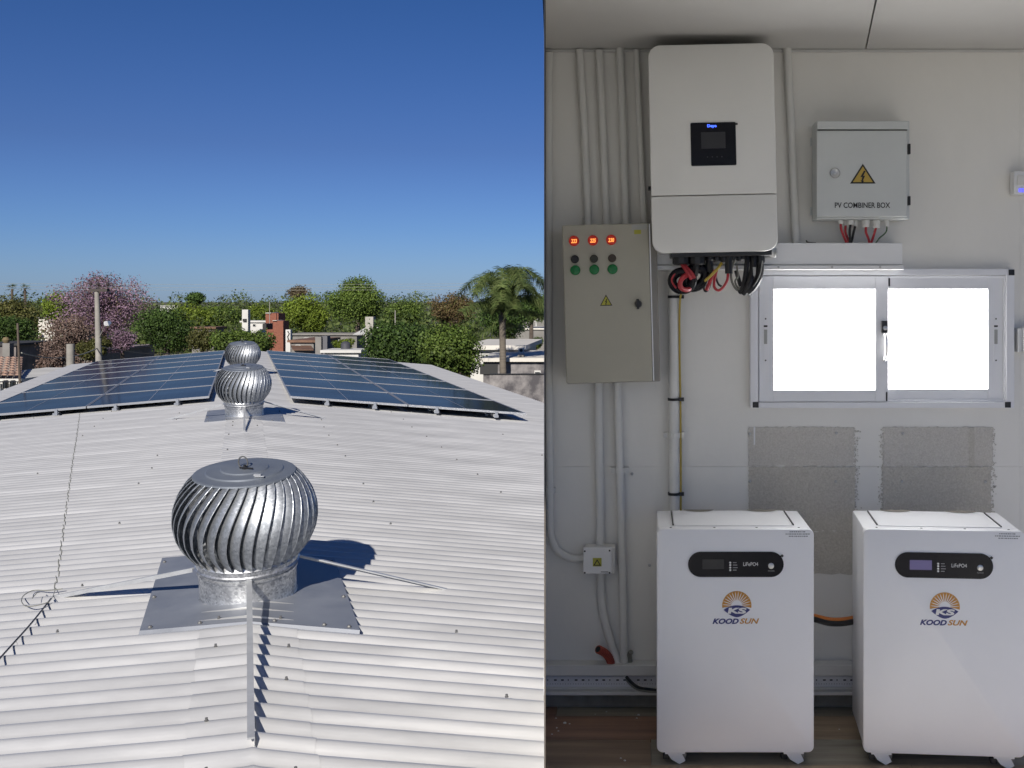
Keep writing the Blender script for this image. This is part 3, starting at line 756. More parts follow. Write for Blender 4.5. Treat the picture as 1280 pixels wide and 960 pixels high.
# ---------- houses
HM = {
 'white': mat('house_white', (.52,.51,.48), .8, 0, .12, .8, .1, 8), 'grey': mat('house_grey', (.19,.18,.165), .85, 0, .2, .9, .2, 8),
 'cream': mat('house_roof_cream', (.58,.55,.49), .8, 0, .10, .6), 'brick': mat('brick_face', (.21,.075,.045), .85, 0, .2, 9, .2, 30),
 'rust': mat('rusty_sheet', (.17,.095,.06), .75, .2, .3, 3), 'tile': mat('clay_tiles', (.34,.22,.16), .8, 0, .25, 6), 'glass': mat('window_dark', (.02,.025,.03), .15),
 'stain': mat('stained_wall', (.07,.065,.07), .85, 0, 0, 1.4, .1, 9, c2=(.30,.28,.27), ramp=(.40,.66)), 'shade': mat('dark_opening', (.03,.03,.03), .8)}
def bbox(mb, x0, x1, yt, Y, dep, yb=None, m=0):
    a = P(x0, yt, Y); b = P(x1, yt, Y); z0 = 0 if yb is None else P(x0, yb, Y).z
    return mb.box((a.x, Y, z0), (b.x, Y+dep, a.z), m)
def house(name, label, x0, x1, yt, Y, dep, m, roof_m, wins=(), par=.12, over=.15, door=None):
    a, b = P(x0, yt, Y), P(x1, yt, Y)
    rt = root(name, label, 'house', ((a.x+b.x)/2, Y, 0), 'houses beyond the roof')
    bbox(MB(), x0, x1, yt, Y, dep).build('wall', m, rt)
    MB().box((a.x-over, Y-over, a.z+.004), (b.x+over, Y+dep+over, a.z+par)).build('roof', roof_m, rt)
    for (wx0, wx1, wy0, wy1) in wins:
        f = MB().box(P(wx0, wy1, Y)+Vector((0,-.05,0)), P(wx1, wy0, Y)+Vector((0,.02,0))).build('window', HM['white'], rt)
        q = (P(wx1, wy0, Y)-P(wx0, wy1, Y))*.12
        MB().box(P(wx0, wy1, Y)+Vector((q.x,-.06,q.z)), P(wx1, wy0, Y)+Vector((-q.x,-.045,-q.z))).build('pane', HM['glass'], f)
    return rt
# white water tower
t = root('water_tower', 'narrow white water tower with a dark opening, left of the brick building', 'tower', (P(306,400,75).x, 75, 0))
bbox(MB(), 302.5, 310, 387, 75, .45).build('wall', HM['white'], t)
MB().box(P(303.5,402,74.9)+Vector((0,-.02,0)), P(308.5,398.5,75)+Vector((0,-.01,0))).build('opening', HM['shade'], t)
house('white_house', 'low white house with parapet behind the fresh green tree', 303, 331, 403, 78, 2, HM['white'], HM['white'], ((316,320,405,408),))
b_ = root('brick_building', 'red brick building with a stepped top and dark opening', 'house', (P(345,400,60).x, 60, 0), 'houses beyond the roof')
bbox(MB(), 332, 348, 391.5, 62, 1.2, 404).build('upper_block', HM['brick'], b_)
bbox(MB(), 341, 354, 401, 60, 1.0).build('stair_block', HM['brick'], b_)
bbox(MB(), 333, 353, 412, 60.3, 1.5).build('wall', HM['brick'], b_)
MB().box(P(333,412,60.4)-Vector((0,.02,0)), P(340.5,404,62)).build('opening', HM['shade'], b_)
MB().box(P(331.6,391.6,61.9), P(348.6,390.6,63.3)).build('coping', HM['cream'], b_)
MB().box(P(340.5,401,59.9), P(354.6,400,61.1)).build('coping', HM['cream'], b_)
for r_ in range(16):                                   # brick courses
    pass
t = root('mural_wall', 'narrow white gable wall with dark painted marks beside the brick building', 'wall', (P(360,420,56).x, 56, 0))
bbox(MB(), 357, 363, 412, 56, .3).build('wall', HM['white'], t)
MB().tube([P(359.5,414,55.98),P(361.5,417,55.98),P(359.5,421,55.98),P(361,426,55.98)], .03, 5).build('painted_mark', HM['shade'], t)
house('shed', 'low house with a brown rusty sheet roof right of the mural wall', 364, 392, 428, 52, 4, HM['grey'], HM['rust'], ((370,376,431,436),))
m = MB().add([P(362,427,54), P(386,427,54), P(392,437,50), P(366,437,50), P(362,428,54), P(386,428,54), P(392,438,50), P(366,438,50)], [(0,1,2,3),(4,7,6,5),(0,3,7,4),(1,5,6,2),(3,2,6,7),(0,4,5,1)])
tag(m.build('sheet_roof', HM['rust'], origin=P(377,432,52)), 'tilted brown rusty sheet roof in front of the brick building', 'roof')
t = root('chimney_block', 'dark grey block pair standing just behind the right solar array', 'chimney', (P(401,430,48).x, 48, 0))
bbox(MB(), 394, 401.5, 421, 48, .5).build('left_stack', HM['grey'], t); bbox(MB(), 402.5, 409, 420, 48.2, .5).build('right_stack', mat('soot', (.12,.12,.13), .9), t)
house('long_house', 'long low grey house below the bright rounded tree', 366, 446, 419, 70, 2, HM['grey'], HM['grey'], ((380,386,422,426),(418,424,422,426)))
house('flat_roof_house', 'low white slab roof just behind the right solar array', 406, 448, 441, 44, 1.5, HM['white'], HM['white'])
t = root('water_tank', 'small dark round water tank on the low white slab roof', 'tank', P(432,441,45))
MB().lathe([(.20,0),(.20,.28),(.12,.36),(0.0,.38)], P(432,441,45)+Vector((0,0,.12)), 14).build('tank', mat('tank', (.06,.06,.07), .5), t, smooth=True)
t = root('concrete_column', 'pale square concrete column in front of the white canopy', 'column', (P(462,410,62).x, 62, 0))
bbox(MB(), 456.5, 466.5, 396, 62, .55).build('shaft', mat('col', (.36,.34,.30), .85, 0, .15, 2), t)
m = MB().add([P(441,418,66), P(456,410,66), P(478,408,66), P(492,410,66), P(456,418,64), P(470,414,64), P(441,419,66), P(456,419,64)], [(0,1,2,3,5,4),(0,4,7,6)])
tag(m.build('canopy', HM['white'], origin=P(460,412,66)), 'low white canvas canopy behind the concrete column', 'canopy')
house('white_roof_house', 'white flat roofed house behind the palm trunk', 588, 650, 437, 46, 7, HM['white'], HM['cream'], over=.3, par=.2)
h2 = house('stained_house', 'pale house with black stained wall right of the palm trunk', 604, 730, 452, 41, 6, HM['stain'], HM['cream'], ((668,676,463,480),), over=.2, par=.15)
MB().box(P(600,468,40.95)+Vector((0,-.02,0)), P(622,455,41)+Vector((0,-.01,0))).build('dark_porch', HM['shade'], h2)
MB().box(P(669,489,40.9)+Vector((0,-.06,0)), P(676,466,41)+Vector((0,-.01,0))).build('doorway', HM['shade'], h2)
t = root('garden_wall', 'low stained garden wall with dark coping near the right roof edge', 'wall', (P(650,480,36).x, 36, 0))
bbox(MB(), 612, 740, 468, 36, .2).build('wall', HM['stain'], t); MB().box(P(611,468.1,35.95), P(742,466.8,36.3)).build('coping', HM['shade'], t)
house('pale_house', 'pale house with flat roof furthest back at the right edge', 644, 720, 398, 110, 8, HM['grey'], HM['cream'])
house('pale_house', 'grey flat roof in front of the furthest pale house at the right edge', 646, 725, 412, 85, 6, HM['grey'], HM['cream'])
t = root('air_unit', 'white air conditioning unit on the white roof right of the palm trunk', 'air conditioner', P(652,437,44))
MB().box(P(648,441,44), P(655,435,44.5)).build('casing', HM['white'], t); MB().lathe([(.07,0),(.07,.01),(0.0,.012)], P(651.5,438,44), 14, axis='Y').build('fan_grille', HM['shade'], t)
t = root('air_unit', 'grey air conditioning unit standing on the stained house roof', 'air conditioner', P(652,450,41.5))
MB().box(P(647,452,41.5), P(656,443,42)).build('casing', HM['grey'], t); MB().lathe([(.09,0),(.09,.01),(0.0,.012)], P(651.5,448,41.5), 14, axis='Y').build('fan_grille', HM['shade'], t)
t = root('roof_tank', 'small white water tank standing on a post at the right edge', 'tank', P(670,404,95))
MB().box(P(668,402,95), P(673,398,95.4)).box(P(669.5,410,95.1), P(671,402,95.3)).build('tank', HM['white'], t)
# left side houses
def tile_roof(label, q, rows, cols, mats):
    rt = root('tiled_roof_house', label, 'house', (q[3].x, q[3].y, 0), 'houses beyond the roof')
    a, b, c, d = q                                     # far-left, far-right, near-right, near-left
    zb = min(c.z, d.z)-.1
    me = None
    for r_ in range(rows):
        for k in range(cols):
            u0, u1, v0, v1 = k/cols, (k+.94)/cols, r_/rows, (r_+1.06)/rows
            f = lambda u, v: (a.lerp(b, u)).lerp(d.lerp(c, u), v)
            l_ = .03
            p = [f(u0, v0)-Vector((0,0,.01)), f(u1, v0)-Vector((0,0,.01)), f(u1, v1)+Vector((0,0,l_)), f(u0, v1)+Vector((0,0,l_))]
            mid0, mid1 = (p[0]+p[1])/2+Vector((0,0,.04)), (p[2]+p[3])/2+Vector((0,0,.04))
            MB().add([p[0], mid0, p[1], p[2], mid1, p[3]], [(0,1,4,5),(1,2,3,4),(5,4,3)]).build('tile', mats, rt, fix=False)
    nx0, nx1 = d.x+.1, c.x-.1
    MB().box((nx0, d.y+.15, 0), (nx1, a.y-.1, zb)).build('wall', HM['white'], rt)
    return rt
th = tile_roof('house with a pale clay tiled roof at the far left, below the thin pole', (P(-60,446,40), P(29,446,40), P(27,470,34), P(-75,470,34)), 8, 12, HM['tile'])
for x in (-8, 3, 12): 
    f = MB().box(P(x,486,33.9), P(x+7,475,34.12)).build('window', HM['grey'], th); MB().box(P(x+1,485,33.85), P(x+6,476,33.95)).build('pane', HM['glass'], f)
m = MB()
for i in range(9): m.box(P(-10+i*4.5,489,33.2), P(-9+i*4.5,477,33.25))
m.box(P(-14,478,33.2), P(28,476.5,33.3))
tag(m.build('railing', M['black'], origin=P(8,489,33)), 'black metal railing in front of the tiled house', 'railing')
house('grey_roof_house', 'low house with a pinkish grey weathered roof behind the brown thicket', 28, 112, 440, 60, 8, HM['grey'], mat('weathered', (.26,.22,.21), .85, 0, .25, 1.5))
t = root('stone_pillar', 'stone pillar with a round brown urn at the far left', 'pillar', (P(8,430,50).x, 50, 0))
bbox(MB(), 3, 12, 429, 50, .35).build('shaft', HM['grey'], t); MB().lathe([(.08,0),(.15,.08),(.17,.17),(.10,.28),(0.0,.3)], P(7.5,429,50.15), 12).build('urn', mat('urn', (.16,.12,.06), .8), t, smooth=True)
house('dark_shed', 'dark shed behind the stone pillar', -30, 20, 432, 56, 4, mat('shed', (.16,.14,.13), .9, 0, .3, 2), HM['shade'])  # brown-grey walls under a near black roof
house('hidden_house', 'pale house with cream walls glimpsed through the brown thicket', 48, 96, 398, 100, 6, HM['cream'], HM['grey'], ((60,64,401,405),(78,83,401,405)))
house('far_white_house', 'small white house far behind the dark bushy tree', 200, 222, 383, 160, 5, HM['white'], HM['white'])
house('brown_roof_house', 'low brown roofed building behind the bright shrub', 240, 268, 411, 66, 1.5, HM['grey'], HM['rust'])
# ================================================================== THE ROOM
YW = 3.6; ZF = ZE-(883-HY)/F*YW; ZC = ZE+(HY-62)/F*YW
XL = PX*YW; XR = 1.95; YB = -.85; YFL = 2.9; XCE = 1.95
def W(x, y, d=0.0): return P(x, y, YW-d)
def fbox(mb, x0, y0, x1, y1, d0, d1, m=0):           # box whose near face covers the photo rectangle; d = distance in front of the wall
    a = P(x0, y1, YW-d1); b = P(x1, y0, YW-d1); return mb.box((a.x, YW-d1, a.z), (b.x, YW-d0, b.z), m)
# back wall: wide panels with real joints
bwall = root('back_wall', None, None, (0, YW, ZF), kind='structure')
zj = W(800, 583).z; zj2 = ZC+.05; xj = W(1275, 0).x
for (x0, x1) in ((XL, xj), (xj, XR)):
    for (z0, z1) in ((ZF-.1, zj), (zj, ZC+.05)):
        g = .00025
        MB().box((x0+g, YW, z0+g), (x1-g, YW+.06, z1-g)).build('wall_panel', M['wall'], bwall, bevel=.0003)
MB().box((XL, YW+.012, ZF-.1), (XR+.05, YW+.10, ZC+.06)).build('wall_core', M['wall'], bwall)
def ragged(x0, y0, x1, y1, seed, m, d, fade=None, name='bare_patch', amp=1.6, jag=None):
    rs = random.Random(seed); pts = []
    def edge(xa, ya, xb, yb, n, ax):
        for i in range(n):
            t = i/n; j = rs.uniform(-amp, amp)*ax; x, y = xa+(xb-xa)*t, ya+(yb-ya)*t
            if abs(xb-xa) > abs(yb-ya): y += j
            else: x += j
            p = W(x, y, d); pts.append((p.x, p.z))
    edge(x0, y0, x1, y0, 50, .5); edge(x1, y0, x1, y1, 80, 1.0 if jag != 'l' else .5); edge(x1, y1, x0, y1, 30, 1); edge(x0, y1, x0, y0, 80, 1.0 if jag == 'l' else .35)
    mb = MB(); n = len(pts)
    mb.add([(x, YW-d, z) for x, z in pts]+[(x, YW+.001, z) for x, z in pts], [tuple(range(n))]+[(i, i+n, (i+1) % n+n, (i+1) % n) for i in range(n)])
    return mb.build(name, m, bwall)
ragged(936, 534, 1068, 583, 1, M['block'], .004); ragged(936, 583.6, 1069, 664, 2, M['patch'], .004); ragged(936, 664.5, 1085, 717, 12, M['patch'], .0038)
ragged(1104, 534, 1241, 583, 3, M['block'], .004, jag='l'); ragged(1103, 583.6, 1239, 700, 4, M['patch'], .004, jag='l')
ragged(1211, 534.5, 1218, 583, 5, M['patch'], .0055, amp=.6)
# flecks of mortar round the patches
mb = MB(); rs_ = random.Random(8)
for i in range(420):
    s_ = rs_.choice((0, 1, 2, 3)); y = rs_.uniform(536, 712 if s_ < 2 else 640)
    x = {0: 1069, 1: 1069, 2: 1102, 3: 1241}[s_]+rs_.gauss(0, 2.4); 
    c = W(x, y); r_ = rs_.uniform(.0008, .0024); mb.box((c.x-r_, YW-.002, c.z-r_*rs_.uniform(.5, 1.6)), (c.x+r_, YW+.001, c.z+r_))
tag(mb.build('mortar_flecks', M['patch'], bwall), kind='stuff')
mb = MB()
for x, y in ((1045,541),(1128,541.5),(937,542),(1231,602),(1126.5,601.5),(1044,601.5),(937,601),(790,592),(812,706),(762,704)):
    mb.lathe([(.0052,0),(.0052,.003),(.003,.005),(0.0,.0055)], W(x, y)+Vector((0,-.004,0)), 10, axis='Y')
mb.build('wall_screws', M['silver'], bwall)
MB().add([W(942,533,.006), W(944,533,.006), W(944,556,.006), W(942,556,.006)], [(0,1,2,3)]).build('paint_drip', M['white'], bwall)
fbox(MB(), 679.6, 870, 1495, 882.8, 0, .012).build('wall_foot', M['skirt'], bwall)
# floor of wood planks
fl = root('room_floor', None, None, (0, 1, ZF), kind='structure')
pm = [mat('plank_%s' % n_, c, .42, 0, .0, 3.0, .08, 30, c2=c_, stretch=(.6,7,1), rvar=.08) for n_, c, c_ in (('umber', (0.215,0.144,0.098), (0.412,0.293,0.191)), ('walnut', (0.259,0.185,0.120), (0.539,0.410,0.273)), ('ash', (0.215,0.187,0.141), (0.431,0.395,0.312)), ('russet', (0.223,0.125,0.090), (0.431,0.259,0.169)))]
PWD = .185; yy = YW; r_ = 0; g = .0012
rs_ = random.Random(21)
while yy > YFL+.05:
    y1 = max(yy-(.085 if r_ == 0 else PWD), YFL); x = -.65+rs_.uniform(-1, 0)
    if r_ == 2: x = W(0,0).x*0-1.166
    while x < XR:
        L = 1.2; xa, xb = x, x+L
        xl0, xl1 = PX*yy, PX*y1
        a0, a1 = max(xa, xl0), max(xa, xl1); b0 = b1 = min(xb, XR)
        if b0 > a0+.02:
            o = MB().add([(a0+g, yy-g, ZF), (b0-g, yy-g, ZF), (b1-g, y1+g, ZF), (a1+g, y1+g, ZF), (a0+g, yy-g, ZF-.012), (b0-g, yy-g, ZF-.012), (b1-g, y1+g, ZF-.012), (a1+g, y1+g, ZF-.012)],
                [(3,2,1,0),(4,5,6,7),(0,1,5,4),(1,2,6,5),(2,3,7,6),(3,0,4,7)]).build('plank', pm[rs_.randrange(4)], fl)
            o['_'] = 0; del o['_']
        x = xb
    yy = y1; r_ += 1
tag(MB().add([(PX*2.89+.004, 2.89, ZF-.004), (4.2, 2.89, ZF-.004), (4.2, -3.5, ZF-.004), (.12, -3.5, ZF-.004), (.12, .3, ZF-.004), (PX*1.0+.004, 1.0, ZF-.004)]+[(x, y, ZF-.26) for x, y in ((PX*2.89+.004, 2.89), (4.2, 2.89), (4.2, -3.5), (.12, -3.5), (.12, .3), (PX*1.0+.004, 1.0))],
    [(5,4,3,2,1,0),(6,7,8,9,10,11)]+[(i, (i+1) % 6, (i+1) % 6+6, i+6) for i in range(6)]).build('bounce_slab', mat('bounce_white', (.80,.78,.73), .6, 0, .05, 2)), kind='structure')  # added pale slab out of view, bounces sunlight into the room
MB().add([(PX*YW, YW, ZF-.011), (XR, YW, ZF-.011), (XR, YFL, ZF-.011), (PX*YFL, YFL, ZF-.011), (PX*YW, YW, ZF-.22), (XR, YW, ZF-.22), (XR, YFL, ZF-.22), (PX*YFL, YFL, ZF-.22)],
    [(3,2,1,0),(4,5,6,7),(0,1,5,4),(1,2,6,5),(2,3,7,6),(3,0,4,7)]).build('subfloor', M['skirt'], fl)
mb = MB()
for x, y, s_ in ((706,904,.006),(698,914,.003),(696,910,.003),(690,918,.003),(758,890,.003),(798,894,.005),(796,898,.003),(781,951,.004),(776,948,.003),(1049,912,.003),(695,898,.003),(712,905,.003),(744,893,.002)):
    Yq = F*(ZE-ZF)/(y-HY); c = P(x, y, Yq); mb.lathe([(s_, 0),(s_*.8, s_*.5),(0.0, s_*.7)], c+Vector((0,0,.0003)), 6)
tag(mb.build('plaster_crumbs', M['white']), 'white crumbs of plaster scattered on the dark wood floor', 'crumbs', kind='stuff')
# ceiling: two panels meeting in a dark open joint
ce = root('ceiling', None, None, (0, 1, ZC), kind='structure')
sA = W(1082, 62); sB = P(1095, 0, F*(ZC-ZE)/HY); dv = (sB-sA)/(sB.y-sA.y)*1.0
def sx(Y): return sA.x+dv.x*(Y-YW)
for nm, pts in (('l', [(PX*YW, YW), (sx(YW)-.0022, YW), (sx(YB)-.0022, YB), (PX*YB, YB)]), ('r', [(sx(YW)+.0022, YW), (XCE, YW), (XCE, YB), (sx(YB)+.0022, YB)])):
    vs = [(x, y, ZC) for x, y in pts]+[(x, y, ZC+.05) for x, y in pts]
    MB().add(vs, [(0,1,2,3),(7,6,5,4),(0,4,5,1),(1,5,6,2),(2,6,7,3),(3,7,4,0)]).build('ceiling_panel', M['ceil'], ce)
MB().prism([(0,0)]*3, 0, 0) if False else None
vs = [(PX*YW, YW+.1), (XCE+.04, YW+.1), (XCE+.04, YB), (PX*YB, YB), (PX*YW, YW)]; MB().add([(x, y, ZC+.052) for x, y in vs]+[(x, y, ZC+.12) for x, y in vs], [(0,1,2,3,4),(9,8,7,6,5)]+[(i, i+5, (i+1) % 5+5, (i+1) % 5) for i in range(5)]).build('roof_deck', M['skirt'], ce)
ov = [(PX*YB-.40, YB), (PX*YB-.001, YB), (PX*2.3-.001, 2.3), (PX*2.3-.40, 2.3)]
MB().add([(x, y, ZC+.01) for x, y in ov]+[(x, y, ZC+.07) for x, y in ov], [(0,1,2,3),(7,6,5,4),(0,4,5,1),(1,5,6,2),(2,6,7,3),(3,7,4,0)]).build('sun_shield', M['ceil'], ce)  # added overhang above the view, keeps direct sun off the batteries
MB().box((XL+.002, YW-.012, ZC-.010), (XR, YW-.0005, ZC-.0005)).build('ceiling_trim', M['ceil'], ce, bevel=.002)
# thin added metal partition at the left, edge-on, blocks sun; wall at the right
def part_wall(ya, yb):
    a, b = PX*ya, PX*yb; t = .0016
    return MB().add([(a+.0002, ya, ZF-.09), (a+t, ya, ZF-.09), (b+t, yb, ZF-.09), (b+.0002, yb, ZF-.09), (a+.0002, ya, ZC+.1), (a+t, ya, ZC+.1), (b+t, yb, ZC+.1), (b+.0002, yb, ZC+.1)],
        [(0,3,2,1),(4,5,6,7),(1,2,6,5),(2,3,7,6),(3,0,4,7)]).quad((a+.0002, ya, ZF-.09), (a+t, ya, ZF-.09), (a+t, ya, ZC+.1), (a+.0002, ya, ZC+.1), 1)
tag(part_wall(1.0, YW).build('added_partition', [M['wall'], mat('partition_edge', (.10,.085,.07), .8)]), kind='structure')
for Yq in (YB+.06, 2.5): tag(MB().box((XCE-.03, Yq-.03, ZE-1.8), (XCE+.03, Yq+.03, ZC-.001)).build('roof_post', M['alu'], bevel=.004), 'square white post carrying the ceiling edge on the %s side' % ('camera' if Yq < 2 else 'wall'), 'post')

# ---------- conduits
def conduit(label, pts, r_, d=.018, clamps=(), group='white conduits on the wall', n=12):
    ps = [W(x, y, d) for x, y in pts] if len(pts[0]) == 2 else [W(x, y, dd) for x, y, dd in pts]
    rt = root('conduit', label, 'conduit', ps[-1], group)
    path = spline(ps, 8) if len(ps) > 2 else [ps[0].lerp(ps[1], t/6) for t in range(7)]
    MB().tube(path, r_, n).build('pipe', M['pvc'], rt, smooth=True)
    for x, y in clamps:
        c = W(x, y, d); m = MB()
        ww = r_+(.003 if x < 700 else .018)
        m.box(c+Vector((-ww, .0, -.009)), c+Vector((ww, d-.002, .009)))
        m.lathe([(r_+.004,-.009),(r_+.004,.009)], c, 12)
        m.build('clamp', M['pvc'], rt, smooth=False)
    return rt
CR = .0138
conduit('leftmost ceiling conduit, running down behind the beige cabinet', [(724.5,62),(731,170),(736,300)], CR)
conduit('second ceiling conduit from the left above the beige cabinet', [(749,63),(754,170),(759,300)], CR)
conduit('third ceiling conduit from the left above the beige cabinet', [(775,60),(779,170),(783,300)], CR)
conduit('fourth ceiling conduit, nearest the left side of the inverter', [(795.5,62),(800,170),(806,300)], CR*.85)
conduit('single ceiling conduit between inverter and grey combiner box', [(984,57),(990,180),(995,304)], CR)
conduit('conduit at the far left edge that bends right into the junction box', [(686.3,66),(686.3,250),(686.4,480),(688,600),(688.5,660),(695,685),(712,697),(734,698.5)], CR*.92, clamps=((688.4,613),))
conduit('wide conduit leaving the cabinet bottom and curving behind the junction box to the floor trunking', [(748,470),(749.5,600),(751,720),(754,766),(763,800),(773,832)], CR*1.1)
conduit('straight conduit from cabinet bottom to floor trunking, right of the junction box', [(771.5,470),(775.5,620),(778,720),(780.5,836)], CR*1.0, d=.022, clamps=((775,588),))
cz = conduit('thick conduit with black ties and a yellow wire down to the left battery', [(841.5,336),(842,480),(843,650)], .0175, d=.03, clamps=((842.5,544),))
for y in (371, 499, 617):
    c = W(842.5, y, .03); m = MB(); m.lathe([(.0205,-.0045),(.0215,-.0045),(.0215,.0045),(.0205,.0045)], c, 16); m.box(c+Vector((.017,-.012,-.006)), c+Vector((.034,.002,.006)))
    m.build('cable_tie', M['black'], cz, smooth=False)
wy = spline([W(866,356,.10), W(856,362,.07), W(850,376,.045), W(849.5,440,.03), W(850.5,500,.028), W(851,570,.03), W(851,650,.03)], 8)
tag(MB().tube(wy, .0036, 6).build('yellow_wire', M['yellow'], smooth=True), 'yellow wire tied along the thick conduit above the left battery', 'wire')

# ---------- cable ducts
t = root('cable_duct', 'long white cable duct above the window, behind the inverter', 'cable duct', W(970,337))
fbox(MB(), 819, 303.5, 1128, 331, .001, .09).build('cover', M['white'], t, bevel=.003)
fbox(MB(), 817, 331.6, 1130, 337, .001, .098).build('bottom_lip', M['white'], t, bevel=.002)
m = MB()
for x in (973, 1040, 1100): m.lathe([(.004,0),(.004,.002),(0.0,.003)], W(x,334,.098), 8, axis='Y')
m.build('screws', M['silver'], t)
t = root('floor_trunking', 'white slotted cable trunking along the foot of the wall', 'cable trunking', W(900,870))
fbox(MB(), 679.6, 832, 1495, 845, .001, .055).build('cover', M['pvc'], t, bevel=.002)
fbox(MB(), 679.6, 845.4, 1495, 864.6, .001, .035).build('slotted_side', M['alu'], t)
fbox(MB(), 679.6, 865, 1495, 869.5, .001, .058).build('bottom_lip', M['pvc'], t, bevel=.002)
m = MB(); x = 684; i = 0
while x < 1495:
    wd = 3.4 if i % 3 else 1.2
    fbox(m, x, 849.2, x+wd, 851, .034, .0358); 
    x += 8.6+rnd.uniform(-.2, .2); i += 1
x = 681
while x < 1495:
    fbox(m, x, 854.6, x+.7, 855.3, .034, .0358); x += 3.2
m.build('slots', M['black'], t)
fbox(MB(), 679.6, 859.5, 1495, 861.8, .034, .042).build('rib', M['pvc'], t)

t = root('grey_stub', 'short bent grey pipe stub standing behind the floor trunking', 'pipe', W(788,832))
MB().tube(spline([W(787,836,.02), W(787.5,826,.02), W(787,818,.03), W(789,815,.04)], 5), .0085, 10).build('pipe', M['grey'], t, smooth=True)
t = root('red_pipe', 'short red corrugated pipe sticking up behind the floor trunking', 'pipe', W(764,832))
path = spline([W(764.5,838,.03), W(763,826,.03), W(757,817,.045), W(747.5,811.5,.07)], 10)
MB().tube(path, [.0135+.0014*(i % 2) for i in range(len(path))], 12).build('pipe', M['redpipe'], t)
d_ = (path[-1]-path[-2]).normalized(); MB().tube([path[-1]-d_*.004, path[-1]+d_*.0006], .0105, 12).build('bore', M['dark'], t)
for i, (dy, m_, lb) in enumerate(((0, 'black', 'upper black cable looping out of the floor trunking to the left battery'), (2.6, 'grey', 'lower grey cable looping out of the floor trunking to the left battery'))):
    tag(MB().tube(spline([W(783,846+dy,.05), W(789,853+dy,.07), W(800,860+dy*.8,.09), (W(822,863+dy*.5,.12)), W(830,863,.12)], 7), .0055, 8).build('trunking_cable', M[m_], smooth=True), lb, 'cable')

# ---------- beige distribution cabinet
t = root('distribution_cabinet', 'beige electrical cabinet with three red meters and green lamps', 'electrical cabinet', W(765,478,.1)); t.rotation_euler.y = R(-1.6)
fbox(MB(), 708.5, 280.5, 826, 478.5, .001, .12).build('body', M['cabside'], t, bevel=.004)
fbox(MB(), 708, 280, 816, 478, .121, .150).build('door', M['cabinet'], t, bevel=.004)
fbox(MB(), 816.6, 281, 818, 477.5, .121, .147).build('edge_strip', M['alu'], t)
dd = .1502
for i, x in enumerate((722.5, 746.2, 769)):
    o = MB().lathe([(.0172,0),(.0172,.005),(.0155,.0065),(.0145,.0055),(0.0,.0055)], W(x,300,dd), 24, axis='Y').build('meter', M['meter'], t, smooth=True)
    text(('223','225','230')[i], o, M['digit'], x-3.6, 297.6, x+3.6, 302.6, YW-dd-.0068, bold=.02, shear=.15, name='digits')
    MB().lathe([(.0135,0),(.0135,.006),(.011,.0085),(.0,.009)], W(x+.6,323,dd), 20, axis='Y').build('push_button', (M['black'], mat('button_olive', (.03,.03,.02), .4), mat('button_brown', (.045,.03,.02), .4))[i], t, smooth=True)
    o = MB().lathe([(.0168,0),(.0168,.004),(.0145,.0075),(.008,.0105),(0.0,.0115)], W(x+.7,336.5,dd), 24, axis='Y').build('indicator_lamp', M['lamp'], t, smooth=True)
    MB().box(W(x-1.6,337.6,dd+.0112), W(x+3,336.2,dd+.012)).build('reflection_mark', M['led'], o) if False else None
def tri_sticker(parent, x, yt, w_, h_, Y, m_):
    a, b, c = P(x, yt, Y), P(x-w_/2, yt+h_, Y), P(x+w_/2, yt+h_, Y); th = .0006
    cen = (a+b+c)/3
    o = MB().prism([(a.x,a.z),(b.x,b.z),(c.x,c.z)], Y-th, Y).build('warning_sticker', M['ink'], parent)
    q = [cen+(p-cen)*.78 for p in (a, b, c)]
    MB().prism([(p.x,p.z) for p in q], Y-th*2, Y-th*1.02).build('yellow_field', m_, o)
    s = w_/30*Y/F
    bolt = [(1.5,8.5),(-3.6,-.6),(-.8,-.2),(-1.9,-5.2),(-3.1,-4.5),(-1.0,-9),(1.8,-5.6),(.1,-5.3),(3.2,1.6),(.6,1.3),(3.8,8.0)]
    cc = P(x, yt+h_*.66, Y)
    MB().prism([(cc.x+u*s*.85, cc.z+v*s*.85) for u, v in bolt], Y-th*3, Y-th*2.02).build('bolt_symbol', M['ink'], o)
    return o
tri_sticker(t, 760.5, 368, 15.5, 14, YW-.1503, M['stick2'])
o = MB().lathe([(.0125,0),(.0125,.008),(.010,.012),(0.0,.013)], W(800.5,381,dd), 20, axis='Y').build('knob', M['black'], t, smooth=True)
c = W(800,381,dd+.014); MB().box(c+Vector((-.0045,-.006,-.017)), c+Vector((.0045,.003,.017))).build('knob_grip', M['black'], o, bevel=.002)
o = fbox(MB(), 795, 281.5, 814, 288, .1502, .1508).build('label_plate', M['label'], t)
fbox(MB(), 798, 288.3, 806.5, 293.5, .1502, .1508).build('label_plate', M['stick2'], t, label='small yellow green label')

